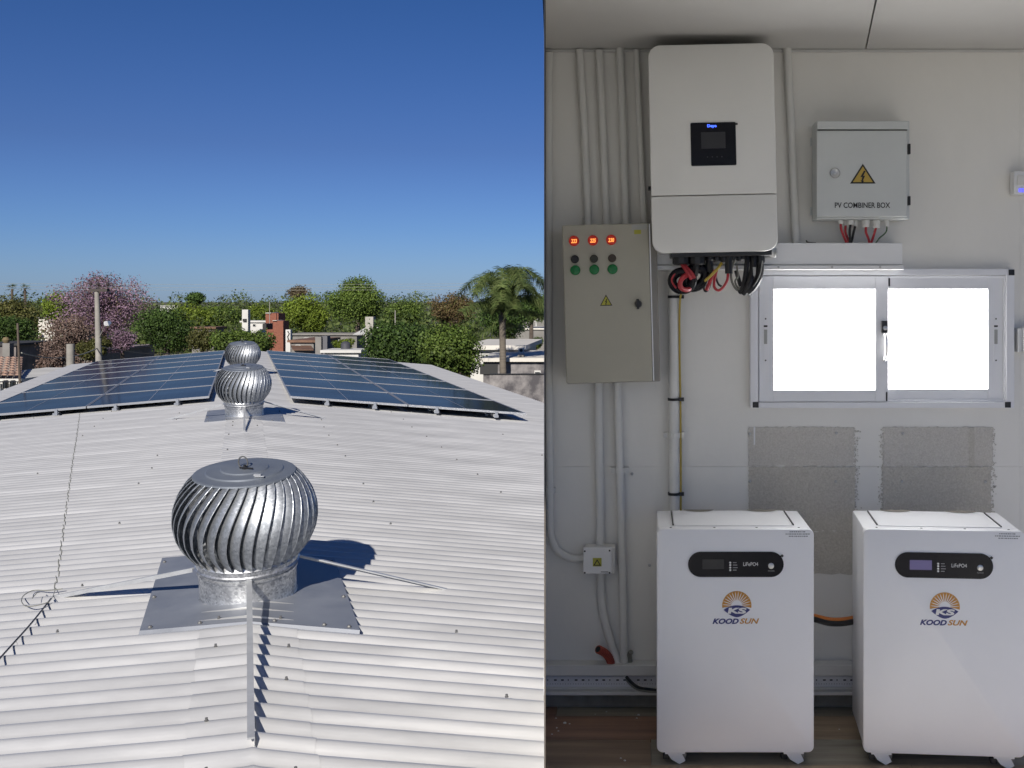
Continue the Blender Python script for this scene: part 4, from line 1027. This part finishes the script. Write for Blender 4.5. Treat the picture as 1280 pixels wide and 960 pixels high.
# ---------- inverter
t = root('inverter', 'tall white wall mounted inverter with a small black display', 'inverter', W(892,316,.2)); t.rotation_euler.y = R(-1.25)
DI = .225
def rr_slab(x0, y0, x1, y1, r_, d0, d1, bev=.006, skew=0):
    a = P(x0, y1, YW-d1); b = P(x1, y0, YW-d1); return MB().prism(rrect(a.x, a.z, b.x, b.z, r_), YW-d1, YW-d0)
rr_slab(817, 57, 972, 314, .03, .03, DI-.03).build('body', M['inv'], t, smooth=True)
TW = R(1.0)
def rr_open(x0, y0, x1, y1, r_, d0, d1, top, bot, name):
    a = P(x0, y1, YW-d1); b = P(x1, y0, YW-d1); pts = rrect(a.x, a.z, b.x, b.z, r_) if top and bot else None
    if pts is None:
        pts = []
        for cx_, cz, a0, on in ((b.x-r_, b.z-r_, 0, top), (a.x+r_, b.z-r_, 90, top), (a.x+r_, a.z+r_, 180, bot), (b.x-r_, a.z+r_, 270, bot)):
            if on:
                for i in range(9):
                    an = R(a0+90*i/8); pts.append((cx_+r_*math.cos(an), cz+r_*math.sin(an)))
            else: pts.append((b.x if a0 in (0, 270) else a.x, b.z if a0 in (0, 90) else a.z))
    mb = MB().prism(pts, YW-d1, YW-d0)
    return mb.build(name, M['inv'], t, bevel=.0035, smooth=True)
rr_open(815.5, 55, 972.5, 243.2, .040, DI-.028, DI, True, False, 'front_cover')
rr_open(815.5, 244.2, 972.5, 315, .040, DI-.028, DI, False, True, 'lower_cover')
dsp = rr_slab(866.5, 153, 923, 207, .004, DI+.0002, DI+.0025).build('display', M['gloss'], t)
rr_slab(879.5, 165, 910, 185.5, .001, DI+.0025, DI+.003).build('screen', M['lcd'], dsp)
text('Deye', dsp, M['blue'], 887.5, 155.4, 899, 160, YW-DI-.0032, bold=.03, name='brand_lettering')
m = MB()
for x in (887, 893, 899, 905): m.lathe([(.0022,0),(.0022,.0005)], W(x,196,DI+.0026), 8, axis='Y')
m.build('keys', M['lcd'], dsp)
MB().box(W(922.8,156.8,DI+.0005), W(925.6,154.2,DI+.004)).build('film_tab', M['ink'], t)
MB().box(W(812,237,.1), W(817,231,.14)).build('side_catch', M['black'], t)
# underside: dark socket plate and glands
m = MB(); m.box(W(838,316.0,.2)+Vector((0,0,-.012)), W(958,312,.05)); m.build('socket_plate', M['black'], t, bevel=.003)
def gland(x, y0, y1, r_, d, mt='black', parent=t):
    c = W(x, y1, d); h_ = c.z; top = W(x, y0, d).z; L = top-h_
    return MB().lathe([(r_*.8,0),(r_,L*.12),(r_,L*.6),(r_*1.12,L*.62),(r_*1.12,L*.9),(r_*.95,L)], c, 10).build('gland', M[mt], parent, smooth=False)
gland(851, 314, 330, .028, .17); gland(871, 314, 331, .027, .17)
for x, y1, r_ in ((887,326,.016),(896,327,.014),(905,328,.014),(917,326,.013),(924,327,.012),(933,325,.011),(941,329,.014),(950,331,.016)): gland(x, 314, y1, r_, .16)
MB().lathe([(.02,0),(.024,.006),(.024,.03)], W(963,320,.11)+Vector((0,0,-.01)), 14).build('metal_gland', M['silver'], t, smooth=True)
# big ferrite ring and cables hanging from the inverter
GC = 'cables hanging under the inverter'
def cable(name, label, pts, r_, mt, group=GC, n=8, cat='cable'):
    return tag(MB().tube(spline(pts, 8), r_, n).build(name, M[mt], smooth=True), label, cat, group)
cc = W(853,351,.16); ring = [cc+Vector((.040*math.cos(a)*.85, -.010*math.sin(a), .030*math.sin(a))) for a in [2*math.pi*i/24 for i in range(25)]]
tag(MB().tube(ring, .0155, 12).build('ferrite_ring', M['gloss'], smooth=True), 'left of two glossy black ferrite rings under the inverter', 'ferrite ring', 'ferrite rings under the inverter')
cc = W(869,347,.145); ring = [cc+Vector((.034*math.cos(a), -.012*math.sin(a), .030*math.sin(a)+.008*math.cos(a))) for a in [2*math.pi*i/24 for i in range(25)]]
tag(MB().tube(ring, .0175, 12).build('ferrite_ring', M['gloss'], smooth=True), 'right of two glossy black ferrite rings under the inverter', 'ferrite ring', 'ferrite rings under the inverter')
cable('red_cable', 'thick red cable dropping from the leftmost gland into the ferrite rings', [W(851,328,.17), W(856,335,.19), W(861,343,.20), W(864,348,.19)], .0068, 'red')
cable('red_cable', 'second thick red cable beside the first, into the ferrite rings', [W(854,329,.17), W(859,335,.185), W(865,342,.19), W(868,347,.18)], .0058, 'red')
cable('red_cable', 'red cable looped around the front of the left ferrite ring', [W(858,344,.19), W(852,349,.20), W(850,356,.20), W(853,361,.19), W(860,362,.17), W(864,358,.15)], .0085, 'red')
cable('black_cable', 'black cable entering the right ferrite ring from above', [W(871,329,.17), W(870,336,.17), W(868,344,.16)], .011, 'black')
cable('red_cable', 'thin red wire curling round the left edge of the ferrite ring', [W(846,340,.18), W(841,346,.18), W(840,352,.18), W(845,360,.17)], .003, 'red')
cable('black_cable', 'black plug hanging beside the ferrite rings', [W(886,320,.16), W(887,330,.16), W(888,340,.16)], .012, 'black')
cable('black_cable', 'thin black wire loop under the middle glands', [W(889,340,.16), W(884,350,.17), W(880,360,.17), W(882,364,.17), W(886,361,.17), W(889,352,.17)], .0035, 'black')
cable('red_cable', 'bright red straight wire under the middle glands', [W(894,338,.17), W(889,348,.18), W(885,358,.18), W(883,363,.18)], .0062, 'red')
cable('yellow_cable', 'yellow wire slanting down left from the middle glands', [W(902,329,.18), W(896,337,.2), W(889,344,.2), W(881,351,.19)], .0048, 'yellow')
cable('grey_cable', 'greenish grey wire below the left glands', [W(884,325,.15), W(881,338,.15), W(883,350,.15)], .003, 'green')
cable('black_cable', 'short black plug above the round red loop', [W(911,320,.17), W(911,332,.17), W(911,342,.17)], .0125, 'black')
cable('red_cable', 'round red wire loop in the middle of the cables', [W(910,340,.17), W(909,350,.18), W(904,359,.18), W(898,363,.18), W(893,359,.18), W(893,350,.175), W(896,338,.17)], .0045, 'red')
cable('black_cable', 'thin black wire behind the round red loop', [W(897,335,.165), W(895,346,.165), W(898,355,.165), W(902,358,.165)], .0035, 'black')
cable('grey_cable', 'long grey looped wire right of the red loop', [W(919,324,.16), W(914,338,.16), W(915,352,.17), W(921,362,.17), W(927,362,.17), W(930,355,.17)], .0040, 'grey')
cable('grey_cable', 'short grey wire crossing above the long grey loop', [W(921,332,.15), W(922,345,.155), W(919,352,.16), W(923,360,.16), W(929,358,.16)], .0032, 'grey')
cable('black_cable', 'flat black cable slanting behind the grey loops', [W(920,338,.14), W(923,348,.14), W(926,358,.14)], .0070, 'black')
cable('black_cable', 'left one of the long drooping black cables at the right', [W(934,322,.17), W(933,336,.18), W(931,350,.19), W(928,362,.19), W(925,365,.18)], .0085, 'black')
cable('black_cable', 'middle one of the long drooping black cables at the right', [W(942,322,.17), W(941,336,.18), W(938,350,.2), W(933,362,.2), W(929,366,.19)], .0115, 'black')
cable('black_cable', 'right one of the long drooping black cables at the right', [W(950,324,.16), W(950,336,.17), W(948,348,.19), W(941,360,.2), W(934,366,.2)], .0125, 'black')
cable('grey_cable', 'pale thin wire along the edge of the rightmost black cable', [W(953,326,.18), W(951,340,.2), W(946,352,.21), W(941,359,.21)], .0018, 'label')
t2 = root('cable_tag', 'small white paper tag on the drooping black cables', 'tag', W(943,340,.215))
MB().add([W(941,334,.213), W(945,334,.213), W(944.5,342,.213), W(943,346.5,.213), W(941.5,344,.213)]+[W(941,334,.211), W(945,334,.211), W(944.5,342,.211), W(943,346.5,.211), W(941.5,344,.211)], [(0,1,2,3,4),(9,8,7,6,5),(0,5,6,1),(1,6,7,2),(2,7,8,3),(3,8,9,4),(4,9,5,0)]).build('paper', M['label'], t2)
tag(MB().box(W(946,355,.06), W(951,338,.10)).build('black_plug', M['black'], bevel=.003, origin=W(948,346,.08)), 'flat black plug hanging in front of the top left window corner', 'plug')

# ---------- PV combiner box
t = root('combiner_box', 'grey metal combiner box with a yellow warning triangle, on the upper right wall', 'electrical box', W(1078,275,.1))
DC = .125
fbox(MB(), 1021, 151, 1137, 274, .006, .105).build('body', M['combiner'], t, bevel=.003)
fbox(MB(), 1021.5, 151, 1136, 161.5, .106, DC-.003).build('rain_hood', M['combiner'], t, bevel=.003)
fbox(MB(), 1021, 163, 1134.5, 271, .106, DC).build('door', M['combiner'], t, bevel=.004)
fbox(MB(), 1022, 161.6, 1134, 162.9, .10, .112).build('shadow_gap', M['black'], t)
for y0, y1 in ((179.5,192.5),(245,256.5)): fbox(MB(), 1135.2, y0, 1138.5, y1, .06, .118).build('hinge', M['black'], t, bevel=.002)
o = MB().lathe([(.0175,0),(.0175,.003),(.015,.006),(.013,.005),(0.0,.005)], W(1043.5,216.5,DC), 24, axis='Y').build('lock', M['silver'], t, smooth=True)
MB().box(W(1042,218,DC+.0052), W(1045,216.5,DC+.0075)).build('key_slot', M['combiner'], o)
tri_sticker(t, 1078.5, 204.5, 32, 25, YW-DC-.0003, M['stick'])
text('PV COMBINER BOX', t, M['ink'], 1043.5, 253, 1112.8, 260, YW-DC-.0006, bold=.018)
fbox(MB(), 1013, 259, 1021, 269, .001, .012).build('mounting_ear', M['combiner'], t); fbox(MB(), 1013, 172, 1021, 182, .001, .012).build('mounting_ear', M['combiner'], t)
GB = 'wires under the grey combiner box'
for i, (x, y1, d, r_) in enumerate(((1051,280,.09,.0085),(1057,284,.06,.008),(1063.5,281,.09,.0095),(1069,285,.06,.008),(1082.5,284,.08,.0125),(1095.5,285,.08,.0125),(1108.5,283,.08,.0065))):
    gland(x, 275, y1, r_, d, 'pvc', t)
for x, y, x2, mt, d, lb in ((1051,280,1058.5,'red',.09,'leftmost red wire under the combiner box'), (1057,283,1061,'red',.07,'thin red wire second from the left under the combiner box'),
    (1063.5,281,1062,'black',.09,'black wire left of centre under the combiner box'), (1069,284,1063.5,'black',.07,'slanting black wire under the combiner box'),
    (1082.5,283,1087,'red',.08,'red wire under the first wide gland of the combiner box'), (1095.5,284,1088.5,'red',.08,'dark red wire under the second wide gland of the combiner box'), (1108.5,283,1094,'green',.08,'thin green wire curving from the rightmost combiner gland')):
    cable('box_wire', lb, [W(x,y-1,d), W(x*.8+x2*.2+(2 if mt == 'green' else -1),y+7,d), W(x*.35+x2*.65,298,d*.8), W(x2,305,.07)], .0042 if mt != 'green' else .0025, mt, GB)
tag(MB().tube(spline([W(1008,301,.05), W(1010,303,.07), W(1020,304,.08)], 5), .003, 6).build('loose_wire', M['black'], smooth=True), 'short loose black wire end on top of the cable duct', 'wire')

# ---------- sliding window
t = root('sliding_window', 'white framed sliding window glowing with daylight', 'window', W(1105,510))
def frame(parent, name, x0, y0, x1, y1, wx, wt, wb, d0, d1, mt='alu', wr=None):
    m = MB(); wr = wr or wx
    fbox(m, x0, y0, x0+wx, y1, d0, d1); fbox(m, x1-wr, y0, x1, y1, d0, d1); fbox(m, x0+wx+.05, y0, x1-wr-.05, y0+wt, d0, d1-.0004); fbox(m, x0+wx+.05, y1-wb, x1-wr-.05, y1, d0, d1-.0004)
    return m.build(name, M[mt], parent, bevel=.0012)
frame(t, 'outer_frame', 938, 336, 1268, 510, 10, 8, 7, .001, .034)
fr2 = frame(t, 'track', 948.5, 344.5, 1257.5, 502.5, 3, 3, 3, .001, .026)
s1 = frame(t, 'sash', 949, 345.5, 1110, 502, 18, 16, 14.5, .004, .030, wr=15.5)
s2 = frame(t, 'sash', 1100, 346, 1257, 502, 10, 15, 15.5, .002, .020, wr=22)
fbox(MB(), 966, 360.5, 1095.5, 488.5, .004, .008).build('pane', M['pane'], s1); fbox(MB(), 1109, 360.5, 1236, 487.5, .002, .006).build('pane', M['pane'], s2)
for s_, (x0, y0, x1, y1) in ((s1, (966.2,360.8,1095.3,488.2)), (s2, (1109.5,360.8,1235.8,487.2))):
    frame(s_, 'gasket', x0, y0, x1, y1, .9, .9, .9, .008, .0095, 'black')
for x, y in ((944.5,506),(1260,506),(1264.5,340.5)):
    fbox(MB(), x-3.6, y-3.6, x+3.8, y+3.6, .0345, .037).build('corner_piece', M['black'], t, bevel=.001)
fbox(MB(), 1111, 346, 1112.6, 358, .02, .024).build('brush_seal', M['black'], t); fbox(MB(), 1107.5, 490, 1109.3, 501.5, .0302, .032).build('brush_seal', M['black'], t)
lt = fbox(MB(), 1102, 401, 1110.5, 416, .0302, .042).build('latch', M['black'], s1, bevel=.003)
MB().lathe([(.0075,0),(.0075,.003),(0.0,.0045)], W(1106.5,410,.0425), 16, axis='Y').build('latch_button', M['silver'], lt, smooth=True) if False else None
MB().lathe([(.0075,0),(.0075,.003),(0.0,.0045)], W(1106.5,410,.0425), 16, axis='Y').build('latch_button', M['silver'], s1, smooth=True)
MB().tube(spline([W(1105,417,.034), W(1107.5,420,.05), W(1108,432,.055), W(1107.5,444,.05), W(1105.5,450,.034)], 6), .0062, 8).build('pull_handle', M['silver'], s1, smooth=True)
for s_, x in ((s1, 957), (s2, 1245)):
    d = .0302 if s_ is s1 else .0202
    fbox(MB(), x-3, 393, x+3, 453, d, d+.002).build('finger_pull', M['alu'], s_, bevel=.0008)
    fbox(MB(), x-2.0, 412, x+2.0, 430, d+.002, d+.0026).build('pull_recess', M['label'], s_)
    m = MB()
    for y in (398.5, 450.5): m.lathe([(.0028,0),(.0028,.001)], W(x,y,d+.0022), 8, axis='Y')
    fbox(m, x-2.3, 406.6, x+2.3, 408.8, d+.002, d+.0035); m.build('screws', M['ink'], s_)

# ---------- junction box
t = root('junction_box', 'small white junction box with a yellow warning sticker between the conduits', 'junction box', W(748,718,.03))
fbox(MB(), 730.5, 684, 769, 717.5, .001, .06).build('body', M['pvc'], t, bevel=.005)
fbox(MB(), 729, 684.6, 764.5, 717.8, .0605, .072).build('lid', M['white'], t, bevel=.003)
m = MB()
for x, y in ((731,689),(762,688.3),(731,716),(762,716)): m.lathe([(.0032,0),(.0032,.0012)], W(x,y,.0722), 8, axis='Y')
m.build('lid_screws', M['ink'], t)
o = fbox(MB(), 741, 697.5, 752, 708, .0722, .0728).build('warning_sticker', M['stick2'], t)
a, b, c = W(746.4,699,.073), W(741.6,707,.073), W(751.4,707,.073); MB().prism([(a.x,a.z),(b.x,b.z),(c.x,c.z)], YW-.0734, YW-.0730).build('triangle', M['ink'], o)
a, b, c = W(746.4,701.2,.0735), W(743.6,706,.0735), W(749.4,706,.0735); MB().prism([(a.x,a.z),(b.x,b.z),(c.x,c.z)], YW-.0738, YW-.0735).build('triangle_field', M['stick2'], o)
fbox(MB(), 751, 714.3, 760.5, 715.6, .0722, .0726).build('print_line', M['inkgrey'], t)

# ---------- batteries
def battery(label, x0, x1, yt, yb, Yf, yaw, lit):
    a = P(x0, yb, Yf); b = P(x1, yt, Yf); Wd = (b.x-a.x)/math.cos(yaw); Hh = b.z-a.z; zb = a.z-ZF; D = .30
    rt = root('battery_unit', label, 'battery', (a.x, Yf, ZF), 'white floor standing battery units')
    rt.rotation_euler.z = yaw
    px = Yf/F                                     # metres per photo pixel on the front
    # body with softly rounded front outline
    MB().prism(rrect(0, zb, Wd, zb+Hh, .018), .0, .03).build('front_panel', M['batt'], rt, local=True, bevel=.004, smooth=True)
    MB().box((.004, .0304, zb+.006), (Wd-.004, D, zb+Hh-.004)).build('body', M['batt'], rt, local=True, bevel=.006, smooth=True)
    # top lid with two flat half-discs coloured as shaded hand cutouts at the back
    zt = zb+Hh-.004
    MB().box((.055, .06, zt), (Wd-.055, D-.012, zt+.0025)).build('top_lid', M['batt'], rt, local=True, bevel=.001)
    m = MB()
    for x in (.05, Wd-.053): m.box((x, .07, zt+.0005), (x+.003, D-.02, zt+.004))
    m.build('lid_gap', M['black'], rt, local=True)
    for cx_ in (.30*Wd, .74*Wd):
        m = MB(); n = 16; vs = []
        for i in range(n+1):
            an = math.pi*i/n; vs.append((cx_+.05*math.cos(an), D-.004-.032*math.sin(an), zt+.0040))
        m.add(vs, [tuple(range(n+1))]); m.build('recess_shade', M['patch'] if False else mat('recess_shade_tone', (.22,.20,.17), .8), rt, local=True)
    m = MB()
    for f in (.09, .37, .64, .91): m.lathe([(.0035,0),(.0035,.0015),(0.0,.002)], (f*Wd, .022, zb+Hh-.0005), 8)
    m.build('screws', M['screw'], rt, local=True)
    def L(xp, yp): return xp*px, zb+Hh-yp*px      # front-face local coords from pixels right/down of its top-left corner
    # black pill display
    sx_ = (x1-x0)/197.0
    def pill(xa, ya, xb, yb_, y, th, name, m_, parent, r_=None):
        p, q = L(xa, yb_), L(xb, ya); return MB().prism(rrect(p[0], p[1], q[0], q[1], r_ or (q[1]-p[1])/2*.999, 10), -y-th, -y).build(name, m_, parent, local=True)
    dsp = pill(39, 28, 158.5, 59.5, .0003, .0025, 'display', M['gloss'], rt)
    pill(57, 37.5, 84, 49.5, .0029, .0004, 'screen', M['lcdv'] if lit else M['black'], dsp, .001)
    m = MB()
    for y_ in (41.5, 44.5, 47.7, 50.8): c = L(91.7, y_); m.lathe([(.0031,0),(.0031,.0006)], (c[0], -.0029, c[1]), 10, axis='Y')
    m.build('led_row', M['led'], dsp, local=True)
    m = MB()
    for y_, w_ in ((41.5,4.5),(44.5,5.5),(47.7,6),(50.8,4.5)): p, q = L(95, y_+.5), L(95+w_, y_-.5); m.box((p[0], -.0033, p[1]), (q[0], -.0029, q[1]))
    m.build('tiny_print', M['inkgrey'], dsp, local=True)
    p, q = L(108, 45.6), L(126.5, 41); text('LiFePO4', dsp, M['led'], 0,0,0,0,0, local=(p[0], p[1], q[0], q[1], -.0032), name='chemistry_lettering')
    c = L(142.7, 45.5); MB().lathe([(.0088,0),(.0088,.0015),(.0075,.0022),(.0,.0022)], (c[0], -.0029, c[1]), 18, axis='Y').build('power_button', M['silver'], dsp, local=True, smooth=True)
    p, q = L(139, 52.8), L(147, 50.8); text('POWER', dsp, M['inkgrey'], 0,0,0,0,0, local=(p[0], p[1], q[0], q[1], -.0032), name='power_lettering')
    c = L(156.5, 33); m = MB(); m.prism([(c[0]-.006,c[1]),(c[0],c[1]+.005),(c[0]+.005,c[1]),(c[0],c[1]-.005)], -.004, -.0028); m.build('film_tab', M['ink'], rt, local=True)
    # sunburst logo
    cx_, cy_ = 100.0, 95.5; y0 = -.0005
    lg = root('logo', None, None, (0,0,0)); del_keys = [k for k in lg.keys()]; lg.parent = rt
    n = 24; outer = []
    m = MB()
    c = L(cx_, cy_)
    R1, R0 = 18.3*px, 6.5*px
    rays = 15
    for i in range(rays):                          # gold wedges with white rays between them
        a0 = R(-9)+R(198)*i/rays; a1 = a0+R(198)/rays; gp = R(5)
        pts = []
        for k_ in range(4): an = a0+(a1-a0)*k_/3; pts.append((c[0]+R1*math.cos(an), c[1]+R1*math.sin(an)))
        r_in = R0*1.12
        am = (a0+a1)/2
        pts += [(c[0]+(R1*.80)*math.cos(a1-gp*.4), c[1]+(R1*.80)*math.sin(a1-gp*.4)), (c[0]+r_in*.92*math.cos(am+R(1.2)), c[1]+r_in*.92*math.sin(am+R(1.2))), (c[0]+r_in*.92*math.cos(am-R(1.2)), c[1]+r_in*.92*math.sin(am-R(1.2))), (c[0]+(R1*.80)*math.cos(a0+gp*.4), c[1]+(R1*.80)*math.sin(a0+gp*.4))]
        m.prism(pts, -.0009, -.0004)
    m.build('sunburst', M['gold'], lg, local=True)
    ce_ = L(cx_, 101.5); pts = []
    for i in range(17): t_ = -1+2*i/16; pts.append((ce_[0]+16.6*px*t_, ce_[1]+.8*px+5.6*px*(1-t_*t_)))
    for i in range(1, 16): t_ = 1-2*i/16; pts.append((ce_[0]+16.6*px*t_, ce_[1]+.8*px-9.2*px*(1-abs(t_)**1.7)))
    MB().prism(pts, -.0010, -.00042).build('navy_lens', M['navy'], lg, local=True)
    p, q = L(cx_-11.5, 105.6), L(cx_+12, 98.0); text('KS', lg, M['led'], 0,0,0,0,0, local=(p[0], p[1], q[0], q[1], -.0012), bold=.05, shear=.1, name='initials')
    p, q = L(69.5, 118.5), L(102.5, 111.5); text('KOOD', lg, M['navy'], 0,0,0,0,0, local=(p[0], p[1], q[0], q[1], -.0006), bold=.045, shear=.3, name='name_lettering')
    p, q = L(103.5, 118.2), L(128, 111.3); text('SUN', lg, M['gold'], 0,0,0,0,0, local=(p[0], p[1], q[0], q[1], -.0006), bold=.03, shear=.3, name='name_lettering')
    # small print at the top right
    m = MB(); rs = random.Random(3)
    for k_, (xa, xb, y_) in enumerate(((166,186,3.2),(161,191,6.0),(165,189,8.8))):
        x = xa
        while x < xb:
            w_ = rs.uniform(1.0, 3.0); p, q = L(x, y_+.6), L(min(x+w_, xb), y_-.6); m.box((p[0], -.0006, p[1]), (q[0], -.0002, q[1])); x += w_+.7
    m.build('small_print', M['inkgrey'], rt, local=True)
    # castors
    for cx_, cy_ in ((.055, .035), (Wd-.06, .035), (.055, D-.06), (Wd-.06, D-.06)):
        w0 = root('castor', None, None, (0,0,0)); w0.parent = rt
        m = MB(); m.box((cx_-.03, cy_-.03, zb-.006), (cx_+.03, cy_+.03, zb+.004)); m.prism([(cx_-.024, zb-.006), (cx_+.020, zb-.006), (cx_+.032, zb-.030), (cx_+.014, zb-.040), (cx_-.010, zb-.026)], cy_-.022, cy_-.016)
        m.prism([(cx_-.024, zb-.006), (cx_+.020, zb-.006), (cx_+.032, zb-.030), (cx_+.014, zb-.040), (cx_-.010, zb-.026)], cy_+.016, cy_+.022)
        m.build('fork', M['white'], w0, local=True)
        rw = .0235
        MB().lathe([(rw*.7,-.013),(rw,-.010),(rw,.010),(rw*.7,.013)], (cx_+.012, cy_, rw+.001), 18, axis='Y').build('wheel', M['skirt'], w0, local=True, smooth=True)
        MB().lathe([(.010,.0132),(.010,.016),(0.0,.017)], (cx_+.012, cy_, rw+.001), 12, axis='Y').build('hub', M['skirt'], w0, local=True, smooth=True)
        MB().box((cx_-.036, cy_-.012, zb-.030), (cx_-.016, cy_+.012, zb-.012)).build('brake_tab', M['black'], w0, local=True, bevel=.003)
    return rt
battery('left battery unit on castors, its display screen dark', 821, 1017.5, 661.5, 941, 3.14, 0.0, False)
battery('right battery unit on castors, its display screen lit violet', 1079, 1276, 661, 941, 3.14, R(-4.5), True)
cable('orange_cable', 'orange cable sagging between the two battery units', [W(1000,765,.20), W(1020,770.5,.17), W(1038,774.5,.17), W(1058,774,.17), W(1086,768,.20)], .0075, 'orange', 'cables between the batteries')
cable('black_cable', 'black cable sagging just below the orange one between the batteries', [W(1000,769,.21), W(1020,774.5,.175), W(1038,779,.175), W(1058,778.5,.175), W(1086,772.5,.21)], .010, 'black', 'cables between the batteries')

# ---------- small devices at the right edge
t = root('motion_sensor', 'white wall sensor with a blue light at the upper right edge', 'sensor', W(1276,243))
fbox(MB(), 1267.5, 213.5, 1292, 243, .001, .045).build('casing', M['white'], t, bevel=.005); fbox(MB(), 1273.5, 235.5, 1288, 240, .0452, .047).build('blue_light', mat('blue_led', (.1,.1,.5), .4, emit=(.15,.15,1), estr=.9), t)
fbox(MB(), 1272, 219, 1290, 232.5, .0452, .050).build('lens', M['pvc'], t, bevel=.002)
t = root('wall_switch', 'white switch box beside the window at the right edge', 'switch', W(1278,440))
fbox(MB(), 1272.5, 410, 1278, 440.5, .001, .04).build('casing', M['led'], t, bevel=.004); fbox(MB(), 1279, 409, 1296, 441, .001, .045).build('cover', M['led'], t, bevel=.004)
tag(MB().tube(spline([P(1262,742,3.40), P(1276,752,3.36), P(1282,775,3.34), P(1281,805,3.36), P(1281,835,3.46), P(1281,848,3.545)], 6), .006, 8).build('edge_cable', M['black'], smooth=True), 'black cable beside the right battery at the picture edge', 'cable')
